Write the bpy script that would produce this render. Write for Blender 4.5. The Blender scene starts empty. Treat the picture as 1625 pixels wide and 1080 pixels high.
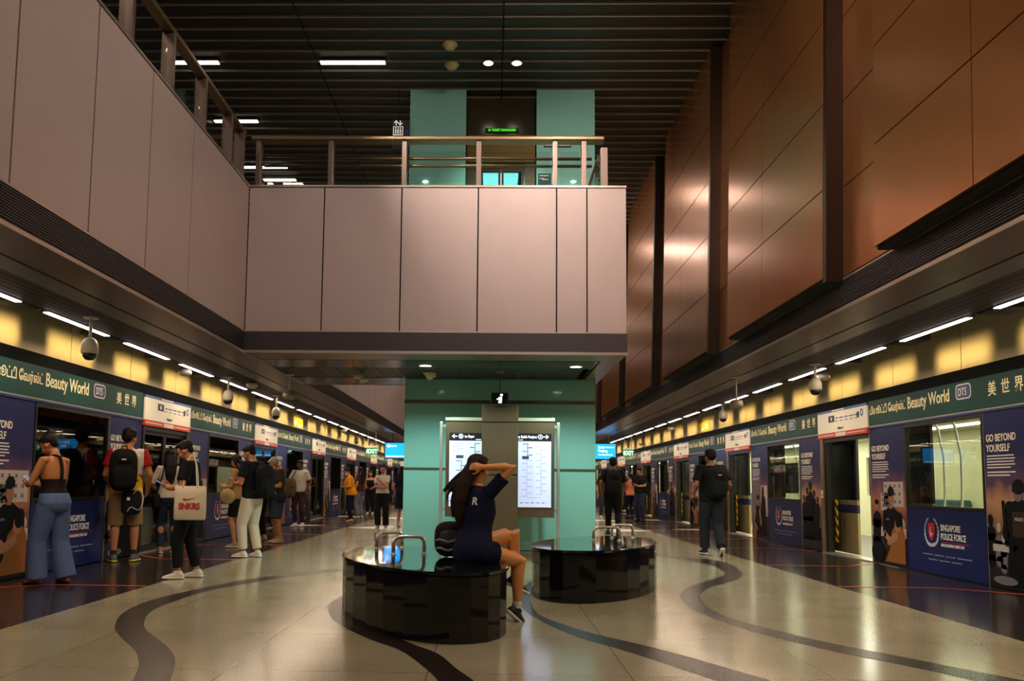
import bpy, bmesh, math, random
from math import sin, cos, pi, radians, atan2, sqrt
from mathutils import Vector, Matrix
random.seed(7)
SC = bpy.context.scene
COL = SC.collection

# ------------------------------------------------------------------ camera
F_PX, CAM_H = 1300.0, 1.12
YAW, PITCH, ROLL, CX, CY = 0.0236648, 0.0887658, 0.0109903, 750.53, 652.01
CAM_ROT = Matrix.Rotation(YAW, 3, 'Z') @ Matrix.Rotation(pi/2 + PITCH, 3, 'X') @ Matrix.Rotation(ROLL, 3, 'Z')
CAM_POS = Vector((0, 0, CAM_H))

def at(px, py, axis, value):
    """The point of the plane axis=value (0 x, 1 y, 2 z) seen at pixel px, py of the 1625x1080 photograph."""
    d = CAM_ROT @ Vector(((px - CX)/F_PX, -(py - CY)/F_PX, -1.0))
    t = (value - CAM_POS[axis])/d[axis]
    return CAM_POS + d*t

cam_data = bpy.data.cameras.new('camera')
cam = bpy.data.objects.new('camera', cam_data)
COL.objects.link(cam)
cam.matrix_world = Matrix.Translation(CAM_POS) @ CAM_ROT.to_4x4()
cam_data.sensor_fit = 'HORIZONTAL'
cam_data.sensor_width = 36.0
cam_data.lens = F_PX*36.0/1625.0
cam_data.shift_x = (812.5 - CX)/1625.0
cam_data.shift_y = (CY - 540.0)/1625.0
cam_data.clip_start, cam_data.clip_end = 0.05, 300
SC.camera = cam
SC.view_settings.view_transform = 'Standard'
SC.view_settings.look = 'None'
SC.view_settings.gamma = 1.0
SC.view_settings.use_curve_mapping = False
SC.view_settings.exposure = 0.0

# ------------------------------------------------------------------ materials
def lin(c):
    out = []
    for v in c[:3]:
        v = v/255.0
        out.append(v/12.92 if v <= 0.04045 else ((v + 0.055)/1.055)**2.4)
    return (out[0], out[1], out[2], 1.0)

MATS = {}
def mat(name, rgb=(128, 128, 128), rough=0.5, metal=0.0, emit=0.0, emit_rgb=None, spec=0.5, bump=0.0, bscale=60.0,
        vary=0.0, vscale=8.0, coat=0.0, stretch=None):
    if name in MATS:
        return MATS[name]
    m = bpy.data.materials.new(name)
    m.use_nodes = True
    nt = m.node_tree
    b = nt.nodes['Principled BSDF']
    col = lin(rgb)
    b.inputs['Base Color'].default_value = col
    b.inputs['Roughness'].default_value = rough
    b.inputs['Metallic'].default_value = metal
    b.inputs['Specular IOR Level'].default_value = spec
    if coat:
        b.inputs['Coat Weight'].default_value = coat
        b.inputs['Coat Roughness'].default_value = 0.05
    if emit > 0:
        b.inputs['Emission Color'].default_value = lin(emit_rgb or rgb)
        b.inputs['Emission Strength'].default_value = emit
    tc = None
    if bump > 0 or vary > 0:
        tc = nt.nodes.new('ShaderNodeTexCoord')
    if vary > 0:
        n = nt.nodes.new('ShaderNodeTexNoise')
        n.inputs['Scale'].default_value = vscale
        n.inputs['Detail'].default_value = 5
        src = tc.outputs['Object']
        if stretch:
            mp = nt.nodes.new('ShaderNodeMapping')
            mp.inputs['Scale'].default_value = stretch
            nt.links.new(src, mp.inputs['Vector']); src = mp.outputs['Vector']
        nt.links.new(src, n.inputs['Vector'])
        r = nt.nodes.new('ShaderNodeMapRange')
        r.inputs['From Min'].default_value = 0.3; r.inputs['From Max'].default_value = 0.7
        r.inputs['To Min'].default_value = 1 - vary; r.inputs['To Max'].default_value = 1 + vary
        nt.links.new(n.outputs['Fac'], r.inputs['Value'])
        mx = nt.nodes.new('ShaderNodeMix'); mx.data_type = 'RGBA'; mx.blend_type = 'MULTIPLY'
        mx.inputs['Factor'].default_value = 1.0
        mx.inputs['A'].default_value = col
        nt.links.new(r.outputs['Result'], mx.inputs['B'])
        nt.links.new(mx.outputs['Result'], b.inputs['Base Color'])
    if bump > 0:
        n = nt.nodes.new('ShaderNodeTexNoise')
        n.inputs['Scale'].default_value = bscale
        n.inputs['Detail'].default_value = 3
        nt.links.new(tc.outputs['Object'], n.inputs['Vector'])
        bp = nt.nodes.new('ShaderNodeBump')
        bp.inputs['Strength'].default_value = bump
        bp.inputs['Distance'].default_value = 0.02
        nt.links.new(n.outputs['Fac'], bp.inputs['Height'])
        nt.links.new(bp.outputs['Normal'], b.inputs['Normal'])
    MATS[name] = m
    return m

def glass(name, tint=(255, 255, 255), refl=0.12, rough=0.0, see=0.9):
    """thin architectural pane: mostly clear, with a mirror film."""
    if name in MATS: return MATS[name]
    m = bpy.data.materials.new(name); m.use_nodes = True
    nt = m.node_tree; nt.nodes.clear()
    o = nt.nodes.new('ShaderNodeOutputMaterial')
    t = nt.nodes.new('ShaderNodeBsdfTransparent'); c = lin(tint)
    t.inputs['Color'].default_value = (c[0]*see, c[1]*see, c[2]*see, 1)
    g = nt.nodes.new('ShaderNodeBsdfGlossy'); g.inputs['Roughness'].default_value = rough
    lw = nt.nodes.new('ShaderNodeLayerWeight'); lw.inputs['Blend'].default_value = 0.5
    pw = nt.nodes.new('ShaderNodeMath'); pw.operation = 'POWER'; pw.inputs[1].default_value = 4.0
    nt.links.new(lw.outputs['Facing'], pw.inputs[0])
    mr = nt.nodes.new('ShaderNodeMath'); mr.operation = 'MULTIPLY_ADD'; mr.use_clamp = True; mr.inputs[1].default_value = 0.5; mr.inputs[2].default_value = refl*0.5
    nt.links.new(pw.outputs[0], mr.inputs[0])
    mx = nt.nodes.new('ShaderNodeMixShader')
    nt.links.new(mr.outputs[0], mx.inputs['Fac'])
    nt.links.new(t.outputs[0], mx.inputs[1]); nt.links.new(g.outputs[0], mx.inputs[2])
    nt.links.new(mx.outputs[0], o.inputs['Surface'])
    MATS[name] = m
    return m

def floor_mat():
    m = bpy.data.materials.new('terrazzo'); m.use_nodes = True
    nt = m.node_tree; b = nt.nodes['Principled BSDF']
    tc = nt.nodes.new('ShaderNodeTexCoord')
    n1 = nt.nodes.new('ShaderNodeTexNoise'); n1.inputs['Scale'].default_value = 90; n1.inputs['Detail'].default_value = 4
    n2 = nt.nodes.new('ShaderNodeTexNoise'); n2.inputs['Scale'].default_value = 0.9; n2.inputs['Detail'].default_value = 6
    nt.links.new(tc.outputs['Object'], n1.inputs['Vector']); nt.links.new(tc.outputs['Object'], n2.inputs['Vector'])
    r1 = nt.nodes.new('ShaderNodeValToRGB')
    r1.color_ramp.elements[0].position = 0.32; r1.color_ramp.elements[0].color = lin((134, 125, 97))
    r1.color_ramp.elements[1].position = 0.62; r1.color_ramp.elements[1].color = lin((173, 164, 132))
    nt.links.new(n1.outputs['Fac'], r1.inputs['Fac'])
    r2 = nt.nodes.new('ShaderNodeMapRange'); r2.inputs['To Min'].default_value = 0.82; r2.inputs['To Max'].default_value = 1.12
    r2.inputs['From Min'].default_value = 0.3; r2.inputs['From Max'].default_value = 0.7
    nt.links.new(n2.outputs['Fac'], r2.inputs['Value'])
    mx = nt.nodes.new('ShaderNodeMix'); mx.data_type = 'RGBA'; mx.blend_type = 'MULTIPLY'; mx.inputs['Factor'].default_value = 1
    nt.links.new(r1.outputs['Color'], mx.inputs['A']); nt.links.new(r2.outputs['Result'], mx.inputs['B'])
    # slab joints on a 1.2 m grid
    br = nt.nodes.new('ShaderNodeTexBrick')
    br.offset = 0.0; br.squash = 1.0
    br.inputs['Color1'].default_value = (1, 1, 1, 1); br.inputs['Color2'].default_value = (0.93, 0.93, 0.93, 1)
    br.inputs['Mortar'].default_value = (0.45, 0.42, 0.36, 1)
    br.inputs['Scale'].default_value = 1.0
    br.inputs['Mortar Size'].default_value = 0.004
    br.inputs['Brick Width'].default_value = 1.2; br.inputs['Row Height'].default_value = 1.2
    mp = nt.nodes.new('ShaderNodeMapping'); mp.inputs['Location'].default_value = (1.57, -4.98, 0)
    nt.links.new(tc.outputs['Object'], mp.inputs['Vector']); nt.links.new(mp.outputs['Vector'], br.inputs['Vector'])
    m2 = nt.nodes.new('ShaderNodeMix'); m2.data_type = 'RGBA'; m2.blend_type = 'MULTIPLY'; m2.inputs['Factor'].default_value = 1
    nt.links.new(mx.outputs['Result'], m2.inputs['A']); nt.links.new(br.outputs['Color'], m2.inputs['B'])
    nt.links.new(m2.outputs['Result'], b.inputs['Base Color'])
    b.inputs['Roughness'].default_value = 0.17
    b.inputs['Specular IOR Level'].default_value = 0.6
    bp = nt.nodes.new('ShaderNodeBump'); bp.inputs['Strength'].default_value = 0.05; bp.inputs['Distance'].default_value = 0.01
    n3 = nt.nodes.new('ShaderNodeTexNoise'); n3.inputs['Scale'].default_value = 14
    nt.links.new(tc.outputs['Object'], n3.inputs['Vector'])
    nt.links.new(n3.outputs['Fac'], bp.inputs['Height']); nt.links.new(bp.outputs['Normal'], b.inputs['Normal'])
    MATS['terrazzo'] = m
    return m

def stripes_mat(name, a, bcol, period=0.14, axis_mix=(0.0, 1.0, 1.0), rough=0.4):
    """diagonal hazard stripes printed on a strip"""
    m = bpy.data.materials.new(name); m.use_nodes = True
    nt = m.node_tree; b = nt.nodes['Principled BSDF']
    tc = nt.nodes.new('ShaderNodeTexCoord')
    dp = nt.nodes.new('ShaderNodeVectorMath'); dp.operation = 'DOT_PRODUCT'; dp.inputs[1].default_value = axis_mix
    nt.links.new(tc.outputs['Object'], dp.inputs[0])
    md = nt.nodes.new('ShaderNodeMath'); md.operation = 'DIVIDE'; md.inputs[1].default_value = period
    nt.links.new(dp.outputs['Value'], md.inputs[0])
    fr = nt.nodes.new('ShaderNodeMath'); fr.operation = 'FRACT'; nt.links.new(md.outputs[0], fr.inputs[0])
    gt = nt.nodes.new('ShaderNodeMath'); gt.operation = 'GREATER_THAN'; gt.inputs[1].default_value = 0.5
    nt.links.new(fr.outputs[0], gt.inputs[0])
    mx = nt.nodes.new('ShaderNodeMix'); mx.data_type = 'RGBA'
    mx.inputs['A'].default_value = lin(a); mx.inputs['B'].default_value = lin(bcol)
    nt.links.new(gt.outputs[0], mx.inputs['Factor']); nt.links.new(mx.outputs['Result'], b.inputs['Base Color'])
    b.inputs['Roughness'].default_value = rough
    MATS[name] = m
    return m

def print_mat(name, stops, z0, z1, rough=0.35):
    """a printed poster ground: colours by height on the sheet, broken up like clouds"""
    m = bpy.data.materials.new(name); m.use_nodes = True
    nt = m.node_tree; b = nt.nodes['Principled BSDF']
    tc = nt.nodes.new('ShaderNodeTexCoord'); sp = nt.nodes.new('ShaderNodeSeparateXYZ')
    nt.links.new(tc.outputs['Object'], sp.inputs[0])
    n = nt.nodes.new('ShaderNodeTexNoise'); n.inputs['Scale'].default_value = 3.0; n.inputs['Detail'].default_value = 5
    nt.links.new(tc.outputs['Object'], n.inputs['Vector'])
    ma = nt.nodes.new('ShaderNodeMath'); ma.operation = 'MULTIPLY_ADD'; ma.inputs[1].default_value = 0.5; ma.inputs[2].default_value = -0.25
    nt.links.new(n.outputs['Fac'], ma.inputs[0])
    ad = nt.nodes.new('ShaderNodeMath'); ad.operation = 'ADD'
    nt.links.new(sp.outputs['Z'], ad.inputs[0]); nt.links.new(ma.outputs[0], ad.inputs[1])
    mr = nt.nodes.new('ShaderNodeMapRange'); mr.inputs['From Min'].default_value = z0; mr.inputs['From Max'].default_value = z1
    nt.links.new(ad.outputs[0], mr.inputs['Value'])
    cr = nt.nodes.new('ShaderNodeValToRGB')
    els = cr.color_ramp.elements
    els[0].position, els[0].color = stops[0][0], lin(stops[0][1])
    els[1].position, els[1].color = stops[-1][0], lin(stops[-1][1])
    for p, c in stops[1:-1]:
        e = els.new(p); e.color = lin(c)
    nt.links.new(mr.outputs['Result'], cr.inputs['Fac']); nt.links.new(cr.outputs['Color'], b.inputs['Base Color'])
    b.inputs['Roughness'].default_value = rough
    b.inputs['Specular IOR Level'].default_value = 0.25
    MATS[name] = m
    return m

# ------------------------------------------------------------------ mesh builder
class MB:
    def __init__(s):
        s.v, s.f, s.m, s.sm = [], [], [], []
    def add(s, verts, faces, m=0, smooth=False):
        k = len(s.v)
        s.v += [tuple(p) for p in verts]
        for f in faces:
            s.f.append([k + i for i in f]); s.m.append(m); s.sm.append(smooth)
        return s
    def box(s, a, b, m=0, bev=0.0):
        x0, x1 = sorted((a[0], b[0])); y0, y1 = sorted((a[1], b[1])); z0, z1 = sorted((a[2], b[2]))
        if bev <= 0:
            vs = [(x0,y0,z0),(x1,y0,z0),(x1,y1,z0),(x0,y1,z0),(x0,y0,z1),(x1,y0,z1),(x1,y1,z1),(x0,y1,z1)]
            s.add(vs, [(0,3,2,1),(4,5,6,7),(0,1,5,4),(1,2,6,5),(2,3,7,6),(3,0,4,7)], m)
        else:
            bm = bmesh.new(); bmesh.ops.create_cube(bm, size=1)
            for v in bm.verts:
                v.co = Vector(((x0+x1)/2 + v.co.x*(x1-x0), (y0+y1)/2 + v.co.y*(y1-y0), (z0+z1)/2 + v.co.z*(z1-z0)))
            bmesh.ops.bevel(bm, geom=bm.edges[:], offset=min(bev, 0.45*min(x1-x0, y1-y0, z1-z0)), segments=2, affect='EDGES', profile=0.5)
            s.bm(bm, m)
        return s
    def bm(s, bm, m=0, smooth=False, mtx=None):
        bm.verts.ensure_lookup_table(); bm.verts.index_update()
        vs = [(mtx @ v.co) if mtx else v.co.copy() for v in bm.verts]
        s.add(vs, [[v.index for v in f.verts] for f in bm.faces], m, smooth)
        bm.free(); return s
    def prism(s, poly, axis, a, b, m=0):
        """poly: 2-d points; axis 0/1/2 is the extrusion axis"""
        def P(p, t):
            return {0: (t, p[0], p[1]), 1: (p[0], t, p[1]), 2: (p[0], p[1], t)}[axis]
        n = len(poly)
        vs = [P(p, a) for p in poly] + [P(p, b) for p in poly]
        fs = [list(range(n))[::-1], [n + i for i in range(n)]]
        fs += [(i, (i+1) % n, n + (i+1) % n, n + i) for i in range(n)]
        return s.add(vs, fs, m)
    def tube(s, pts, r, n=10, m=0, closed=False, smooth=True):
        pts = [Vector(p) for p in pts]
        rs = r if isinstance(r, (list, tuple)) else [r]*len(pts)
        rings = []; prev = None
        N = len(pts)
        for i, p in enumerate(pts):
            if closed: t = pts[(i+1) % N] - pts[i-1]
            else: t = pts[min(i+1, N-1)] - pts[max(i-1, 0)]
            t.normalize()
            if prev is None:
                ref = Vector((0, 0, 1)) if abs(t.z) < 0.9 else Vector((1, 0, 0))
                u = t.cross(ref).normalized()
            else:
                u = (prev - t*prev.dot(t)).normalized()
            prev = u; w = t.cross(u)
            rings.append([p + (u*cos(2*pi*k/n) + w*sin(2*pi*k/n))*rs[i] for k in range(n)])
        vs = [q for rr in rings for q in rr]; fs = []
        for i in range(N if closed else N-1):
            j = (i+1) % N
            for k in range(n):
                fs.append((i*n+k, i*n+(k+1) % n, j*n+(k+1) % n, j*n+k))
        if not closed:
            fs.append(list(range(n))[::-1]); fs.append([(N-1)*n+k for k in range(n)])
        return s.add(vs, fs, m, smooth)
    def lathe(s, prof, c=(0, 0, 0), n=20, m=0, smooth=True, axis='Z'):
        vs = []; fs = []
        for r, z in prof:
            for k in range(n):
                a = 2*pi*k/n
                p = (r*cos(a), r*sin(a), z)
                if axis == 'Y': p = (p[0], p[2], p[1])
                vs.append((c[0]+p[0], c[1]+p[1], c[2]+p[2]))
        for i in range(len(prof)-1):
            for k in range(n):
                fs.append((i*n+k, i*n+(k+1) % n, (i+1)*n+(k+1) % n, (i+1)*n+k))
        fs.append(list(range(n))[::-1]); fs.append([(len(prof)-1)*n+k for k in range(n)])
        return s.add(vs, fs, m, smooth)
    def ell(s, c, r, n=14, m=0, rot=None):
        vs = []; fs = []
        rows = max(6, n//2 + 1)
        vs.append(Vector((0, 0, -r[2])))
        for i in range(1, rows):
            ph = -pi/2 + pi*i/rows
            for k in range(n):
                a = 2*pi*k/n
                vs.append(Vector((r[0]*cos(ph)*cos(a), r[1]*cos(ph)*sin(a), r[2]*sin(ph))))
        vs.append(Vector((0, 0, r[2])))
        for k in range(n): fs.append((0, 1+(k+1) % n, 1+k))
        for i in range(rows-2):
            for k in range(n):
                fs.append((1+i*n+k, 1+i*n+(k+1) % n, 1+(i+1)*n+(k+1) % n, 1+(i+1)*n+k))
        top = len(vs)-1
        for k in range(n): fs.append((1+(rows-2)*n+k, 1+(rows-2)*n+(k+1) % n, top))
        c = Vector(c)
        vs = [c + (rot @ v if rot else v) for v in vs]
        return s.add(vs, fs, m, True)
    def mesh(s, me, mtx=None, m=0):
        vs = [(mtx @ v.co) if mtx else v.co.copy() for v in me.vertices]
        return s.add(vs, [list(p.vertices) for p in me.polygons], m)
    def build(s, name, mats, parent=None, loc=None, rotz=None):
        me = bpy.data.meshes.new(name)
        me.from_pydata(s.v, [], s.f)
        if not isinstance(mats, (list, tuple)): mats = [mats]
        for mm in mats: me.materials.append(mm)
        me.polygons.foreach_set('material_index', s.m)
        me.polygons.foreach_set('use_smooth', s.sm)
        me.update()
        o = bpy.data.objects.new(name, me)
        COL.objects.link(o)
        if parent: o.parent = parent
        if loc is not None: o.location = loc
        if rotz is not None: o.rotation_euler = (0, 0, rotz)
        return o

def tag(o, label, cat, group=None, kind='thing'):
    o['label'] = label; o['category'] = cat; o['kind'] = kind
    if group: o['group'] = group
    return o

def thing(name, label, cat, loc=(0, 0, 0), rotz=0.0, group=None):
    o = bpy.data.objects.new(name, None)
    COL.objects.link(o)
    o.empty_display_size = 0.1
    o.location = loc; o.rotation_euler = (0, 0, rotz)
    return tag(o, label, cat, group)

def struct(name, mb, mats, parent=None):
    o = mb.build(name, mats, parent)
    if parent is None: o['kind'] = 'structure'
    return o

KIDS = {}
def dup(root, loc, rotz, label, group=None):
    """a copy of a thing with copies of its parts and sub-parts"""
    r = root.copy(); COL.objects.link(r)
    r.location = loc; r.rotation_euler = (0, 0, rotz); r['label'] = label
    if group: r['group'] = group
    for ch in list(root.children):
        c = ch.copy(); COL.objects.link(c); c.parent = r
        for g in list(ch.children):
            d = g.copy(); COL.objects.link(d); d.parent = c
    return r

ORD = ['nearest', 'second', 'third', 'fourth', 'fifth', 'sixth', 'seventh', 'eighth', 'ninth', 'tenth', 'eleventh', 'twelfth', 'thirteenth',
       'fourteenth', 'fifteenth', 'sixteenth', 'seventeenth', 'eighteenth', 'nineteenth', 'twentieth', 'twenty-first', 'twenty-second', 'twenty-third', 'twenty-fourth',
       'twenty-fifth', 'twenty-sixth', 'twenty-seventh', 'twenty-eighth', 'twenty-ninth', 'thirtieth']

# lettering: font outlines turned into thin meshes (x along the line, z up, facing -y)
TXT = {}
def text_mesh(body, size, bold=0.0, sx=1.0, align='LEFT', spacing=1.0, shear=0.0, depth=0.0015):
    key = (body, size, bold, sx, align, spacing, shear)
    if key in TXT: return TXT[key]
    cu = bpy.data.curves.new('lettering', 'FONT')
    cu.body = body; cu.size = size; cu.align_x = align; cu.space_character = spacing; cu.space_line = 0.95
    cu.offset = bold; cu.extrude = depth; cu.shear = shear; cu.resolution_u = 3
    o = bpy.data.objects.new('lettering', cu); COL.objects.link(o)
    dg = bpy.context.evaluated_depsgraph_get()
    me = bpy.data.meshes.new_from_object(o.evaluated_get(dg))
    for v in me.vertices:
        x, y, z = v.co
        v.co = Vector((x*sx, -z, y))
    bpy.data.objects.remove(o); bpy.data.curves.remove(cu)
    TXT[key] = me
    return me

def T(x, y, z): return Matrix.Translation((x, y, z))
# ------------------------------------------------------------------ palette
terrazzo = floor_mat()
M_darkfloor = mat('dark_granite', (44, 36, 34), 0.16, bump=0.02, bscale=20, vary=0.25, vscale=60, spec=0.5)
M_inlay = mat('brown_black_inlay', (40, 32, 27), 0.25, vary=0.2, vscale=40, spec=0.35)
M_red = mat('red_floor_paint', (196, 72, 48), 0.35)
M_white = mat('white_floor_paint', (215, 210, 205), 0.35)
M_pink = mat('pinkish_grey_panel', (184, 166, 160), 0.42, 0.2, vary=0.03, vscale=3)
M_backing = mat('joint_black', (14, 9, 8), 0.8)
M_fascia = mat('charcoal_louvre', (70, 64, 66), 0.45, 0.5)
M_soffit = mat('bronze_soffit_sheet', (128, 106, 84), 0.3, 0.4, vary=0.05, vscale=1.5)
M_soffit_grey = mat('grey_soffit_sheet', (116, 108, 96), 0.3, 0.4)
M_slat_dark = mat('dark_slat', (58, 48, 42), 0.5, 0.3)
M_edge = mat('bright_edge_trim', (190, 176, 158), 0.3, 0.7)
M_black = mat('matt_black', (12, 12, 13), 0.6)
M_ceil = mat('ceiling_charcoal', (46, 48, 47), 0.55, 0.2)
M_lip = mat('ceiling_lip', (170, 164, 152), 0.5, 0.2)
M_copper = mat('copper_brown_panel', (178, 116, 66), 0.27, 0.8, vary=0.06, vscale=1.2, bump=0.008, bscale=3)
M_column = mat('bronze_column', (44, 32, 24), 0.38, 0.6)
M_gold = mat('champagne_metal', (196, 180, 140), 0.45, 0.3, vary=0.05, vscale=2)
M_teal = mat('teal_back_painted_glass', (140, 200, 188), 0.12, vary=0.02, vscale=30, spec=0.5, coat=0.4)
M_steel = mat('brushed_steel', (186, 180, 168), 0.34, 0.6, vary=0.05, vscale=30, stretch=(1, 1, 0.05))
M_steel_warm = mat('warm_brushed_steel', (168, 146, 118), 0.3, 0.9, vary=0.06, vscale=20)
M_chrome = mat('polished_steel', (214, 208, 196), 0.24, 0.8)
M_tunnel = mat('tunnel_wall', (26, 26, 28), 0.8)
M_concrete = mat('painted_soffit', (120, 110, 100), 0.7)
G_clear = glass('clear_glass', (250, 252, 250), 0.06, see=0.97)
G_dark = glass('dark_window_glass', (236, 238, 232), 0.05, see=0.95)
M_tube = mat('strip_light_white', (255, 240, 235), 0.5, emit=6.0, emit_rgb=(255, 240, 234))
M_tubehall = mat('hall_strip_white', (255, 236, 226), 0.5, emit=7.0, emit_rgb=(255, 236, 226))
M_lampring = mat('downlight_lens', (255, 255, 250), 0.5, emit=8.0, emit_rgb=(235, 250, 245))

YB, YF = -9.0, 56.0
ZS = 2.784                      # soffit height
XL, XR = -5.37, 5.82            # the two screen door lines
VL, VR = -3.20, 3.25            # edges of the open void above

def area(name, loc, size, power, color, rot=(0, 0, 0), spread=pi, size_y=None, parent=None):
    d = bpy.data.lights.new(name, 'AREA'); d.shape = 'RECTANGLE' if size_y else 'SQUARE'
    d.size = size
    if size_y: d.size_y = size_y
    d.energy = power; d.color = lin(color)[:3]; d.spread = spread
    o = bpy.data.objects.new(name, d); COL.objects.link(o); o.location = loc; o.rotation_euler = rot
    if parent: o.parent = parent
    return o
def spot(name, loc, power, color, angle=radians(100), blend=0.7, rot=(0, 0, 0), radius=0.05):
    d = bpy.data.lights.new(name, 'SPOT'); d.energy = power; d.color = lin(color)[:3]
    d.spot_size = angle; d.spot_blend = blend; d.shadow_soft_size = radius
    o = bpy.data.objects.new(name, d); COL.objects.link(o); o.location = loc; o.rotation_euler = rot
    return o

# ------------------------------------------------------------------ floor
struct('floor', MB().box((-3.66, YB, -0.2), (3.96, YF, 0)), terrazzo)
struct('floor_left', MB().box((XL, YB, -0.2), (-3.66, YF, 0)), M_darkfloor)
struct('floor_right', MB().box((3.96, YB, -0.2), (XR, YF, 0)), M_darkfloor)

def smooth_line(pts, n):
    """n points, evenly spaced along a Catmull-Rom curve through pts"""
    P = [Vector(p) for p in pts]; P = [P[0]*2 - P[1]] + P + [P[-1]*2 - P[-2]]
    fine = []
    for i in range(1, len(P)-2):
        for k in range(12):
            t = k/12
            fine.append(0.5*((2*P[i]) + (-P[i-1]+P[i+1])*t + (2*P[i-1]-5*P[i]+4*P[i+1]-P[i+2])*t*t + (-P[i-1]+3*P[i]-3*P[i+1]+P[i+2])*t**3))
    fine.append(P[-2])
    d = [0]
    for a, b in zip(fine, fine[1:]): d.append(d[-1] + (b-a).length)
    out = []
    for k in range(n):
        s = d[-1]*k/(n-1)
        j = 0
        while j < len(d)-2 and d[j+1] < s: j += 1
        t = (s - d[j])/max(1e-9, d[j+1]-d[j])
        out.append(fine[j].lerp(fine[j+1], t))
    return out
def inlay(name, ea, eb, n=60):
    A = smooth_line([at(x, y, 2, 0) for x, y in ea], n); B = smooth_line([at(x, y, 2, 0) for x, y in eb], n)
    mb = MB()
    for i in range(n-1):
        q = [A[i], A[i+1], B[i+1], B[i]]
        if ((q[1]-q[0]).cross(q[2]-q[0])).z < 0: q = q[::-1]
        mb.add([(p.x, p.y, 0.0015) for p in q], [(0, 1, 2, 3)])
    return struct(name, mb, M_inlay)
inlay('floor_inlay_left',
      [(196,1110),(210,1080),(220,1057),(215,1033),(193,1012),(182,995),(193,974),(220,959),(258,947),(310,935),(379,921),(460,910),(560,898.5),(640,890)],
      [(262,1110),(270,1080),(278,1050),(269,1029),(248,1012),(231,998),(229,985),(241,969),(276,954),(327,938),(396,924.5),(465,914),(560,902.5),(640,893)])
inlay('floor_inlay_right',
      [(990,874.5),(1036,877),(1092,884),(1140,889),(1165,898),(1178,910),(1172,918),(1150,925),(1127,932),(1112,943),(1115,955),(1130,968),(1165,982),(1231,1000),(1327,1022),(1423,1040),(1538,1063),(1660,1086)],
      [(990,878),(1036,881),(1092,889),(1130,897),(1150,908),(1145,914),(1120,922),(1090,933),(1078,945),(1090,960),(1110,972),(1155,989),(1222,1009),(1318,1032),(1414,1051),(1525,1075),(1600,1093)])
inlay('floor_inlay_centre_left',
      [(600,925),(560,938),(530,952),(520,965),(533,987),(582,1012),(636,1032),(676,1061),(695,1080),(706,1100)],
      [(640,925),(610,945),(590,960),(585,975),(600,992),(625,1008),(656,1022),(695,1037),(725,1061),(752,1080),(770,1100)])
inlay('floor_inlay_centre_right',
      [(860,908),(838,925),(822,936),(819,948),(833,968),(868,990),(922,1012),(991,1032),(1065,1056),(1138,1080),(1200,1100)],
      [(890,912),(862,930),(845,942),(843,953),(853,973),(892,990),(942,1005),(1015,1022),(1089,1041),(1200,1073),(1290,1098)])
inlay('floor_inlay_far_left',
      [(700,846),(640,849),(590,851),(547,854),(525,858),(518,864),(527,869),(553,875),(600,878)],
      [(700,850),(645,853),(595,855),(562,857),(540,860),(533,864),(540,868),(562,872.5),(600,875)])

def flat(name, polys, m, z=0.003):
    mb = MB()
    for poly in polys:
        q = [Vector(p) for p in poly]
        a = sum(q[i].x*q[(i+1) % len(q)].y - q[(i+1) % len(q)].x*q[i].y for i in range(len(q)))
        if a < 0: q = q[::-1]
        mb.add([(p.x, p.y, z) for p in q], [list(range(len(q)))])
    return struct(name, mb, m)
PITCH_L, PITCH_R = 5.93, 5.78
ORG_L = 12.43                   # near end of the left door nearest the middle of the picture
ORG_R = 14.68                   # far end of the matching right door
# red queue lines: two across each door bay, turned towards the door at the wall
lines = []
for k in range(-2, 7):
    y0 = ORG_R - 1.9 + PITCH_R*k
    for ya, sgn in ((y0 - 0.75, -1), (y0 + 2.05 + 0.5, 1)):
        lines.append([(3.97, ya), (5.15, ya), (5.15, ya+0.05), (3.97, ya+0.05)])
        yb = ya - sgn*0.0 + (0.55 if sgn < 0 else -0.55)
        lines.append([(5.12, ya), (5.78, yb), (5.78, yb+0.12), (5.12, ya+0.05)])
    y0 = ORG_L + PITCH_L*k
    for ya, sgn in ((y0 - 0.65, -1), (y0 + 1.9 + 0.35, 1)):
        lines.append([(-4.75, ya), (-3.67, ya), (-3.67, ya+0.05), (-4.75, ya+0.05)])
        yb = ya + (0.55 if sgn < 0 else -0.55)
        lines.append([(-5.33, yb), (-4.72, ya), (-4.72, ya+0.05), (-5.33, yb+0.12)])
flat('floor_marking_red', lines, M_red)
arrows = []
for k in range(0, 6):
    for cx, y0, pit, org in ((-3.1, 0, PITCH_L, ORG_L + 0.95), (3.55, 0, PITCH_R, ORG_R - 0.95)):
        yc = org + pit*(k + 1)
        if yc < 19: continue
        sg = -1 if cx < 0 else 1
        arrows.append([(cx-0.62*sg, yc+0.5), (cx+0.5*sg, yc+1.3), (cx-0.62*sg, yc+2.6)])
        arrows.append([(cx+1.15*sg, yc+2.2), (cx+2.0*sg, yc+1.8), (cx+2.0*sg, yc+2.5)])
flat('floor_marking_white', arrows, M_white)

# ------------------------------------------------------------------ hall ceiling
mb = MB().box((-9.2, YB, 7.74), (3.9, YF, 7.8), 0)
y = 10.63 - 0.303*60
while y < 48:
    for xa, xb in ((-9.2, -2.79), (-2.77, 0.10), (0.12, 3.62)):
        mb.box((xa, y+0.03, 7.66), (xb, y+0.29, 7.70), 0)
        mb.box((xa, y, 7.63), (xb, y+0.012, 7.71), 1)
    y += 0.303
struct('ceiling', mb, [M_ceil, M_lip])

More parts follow.
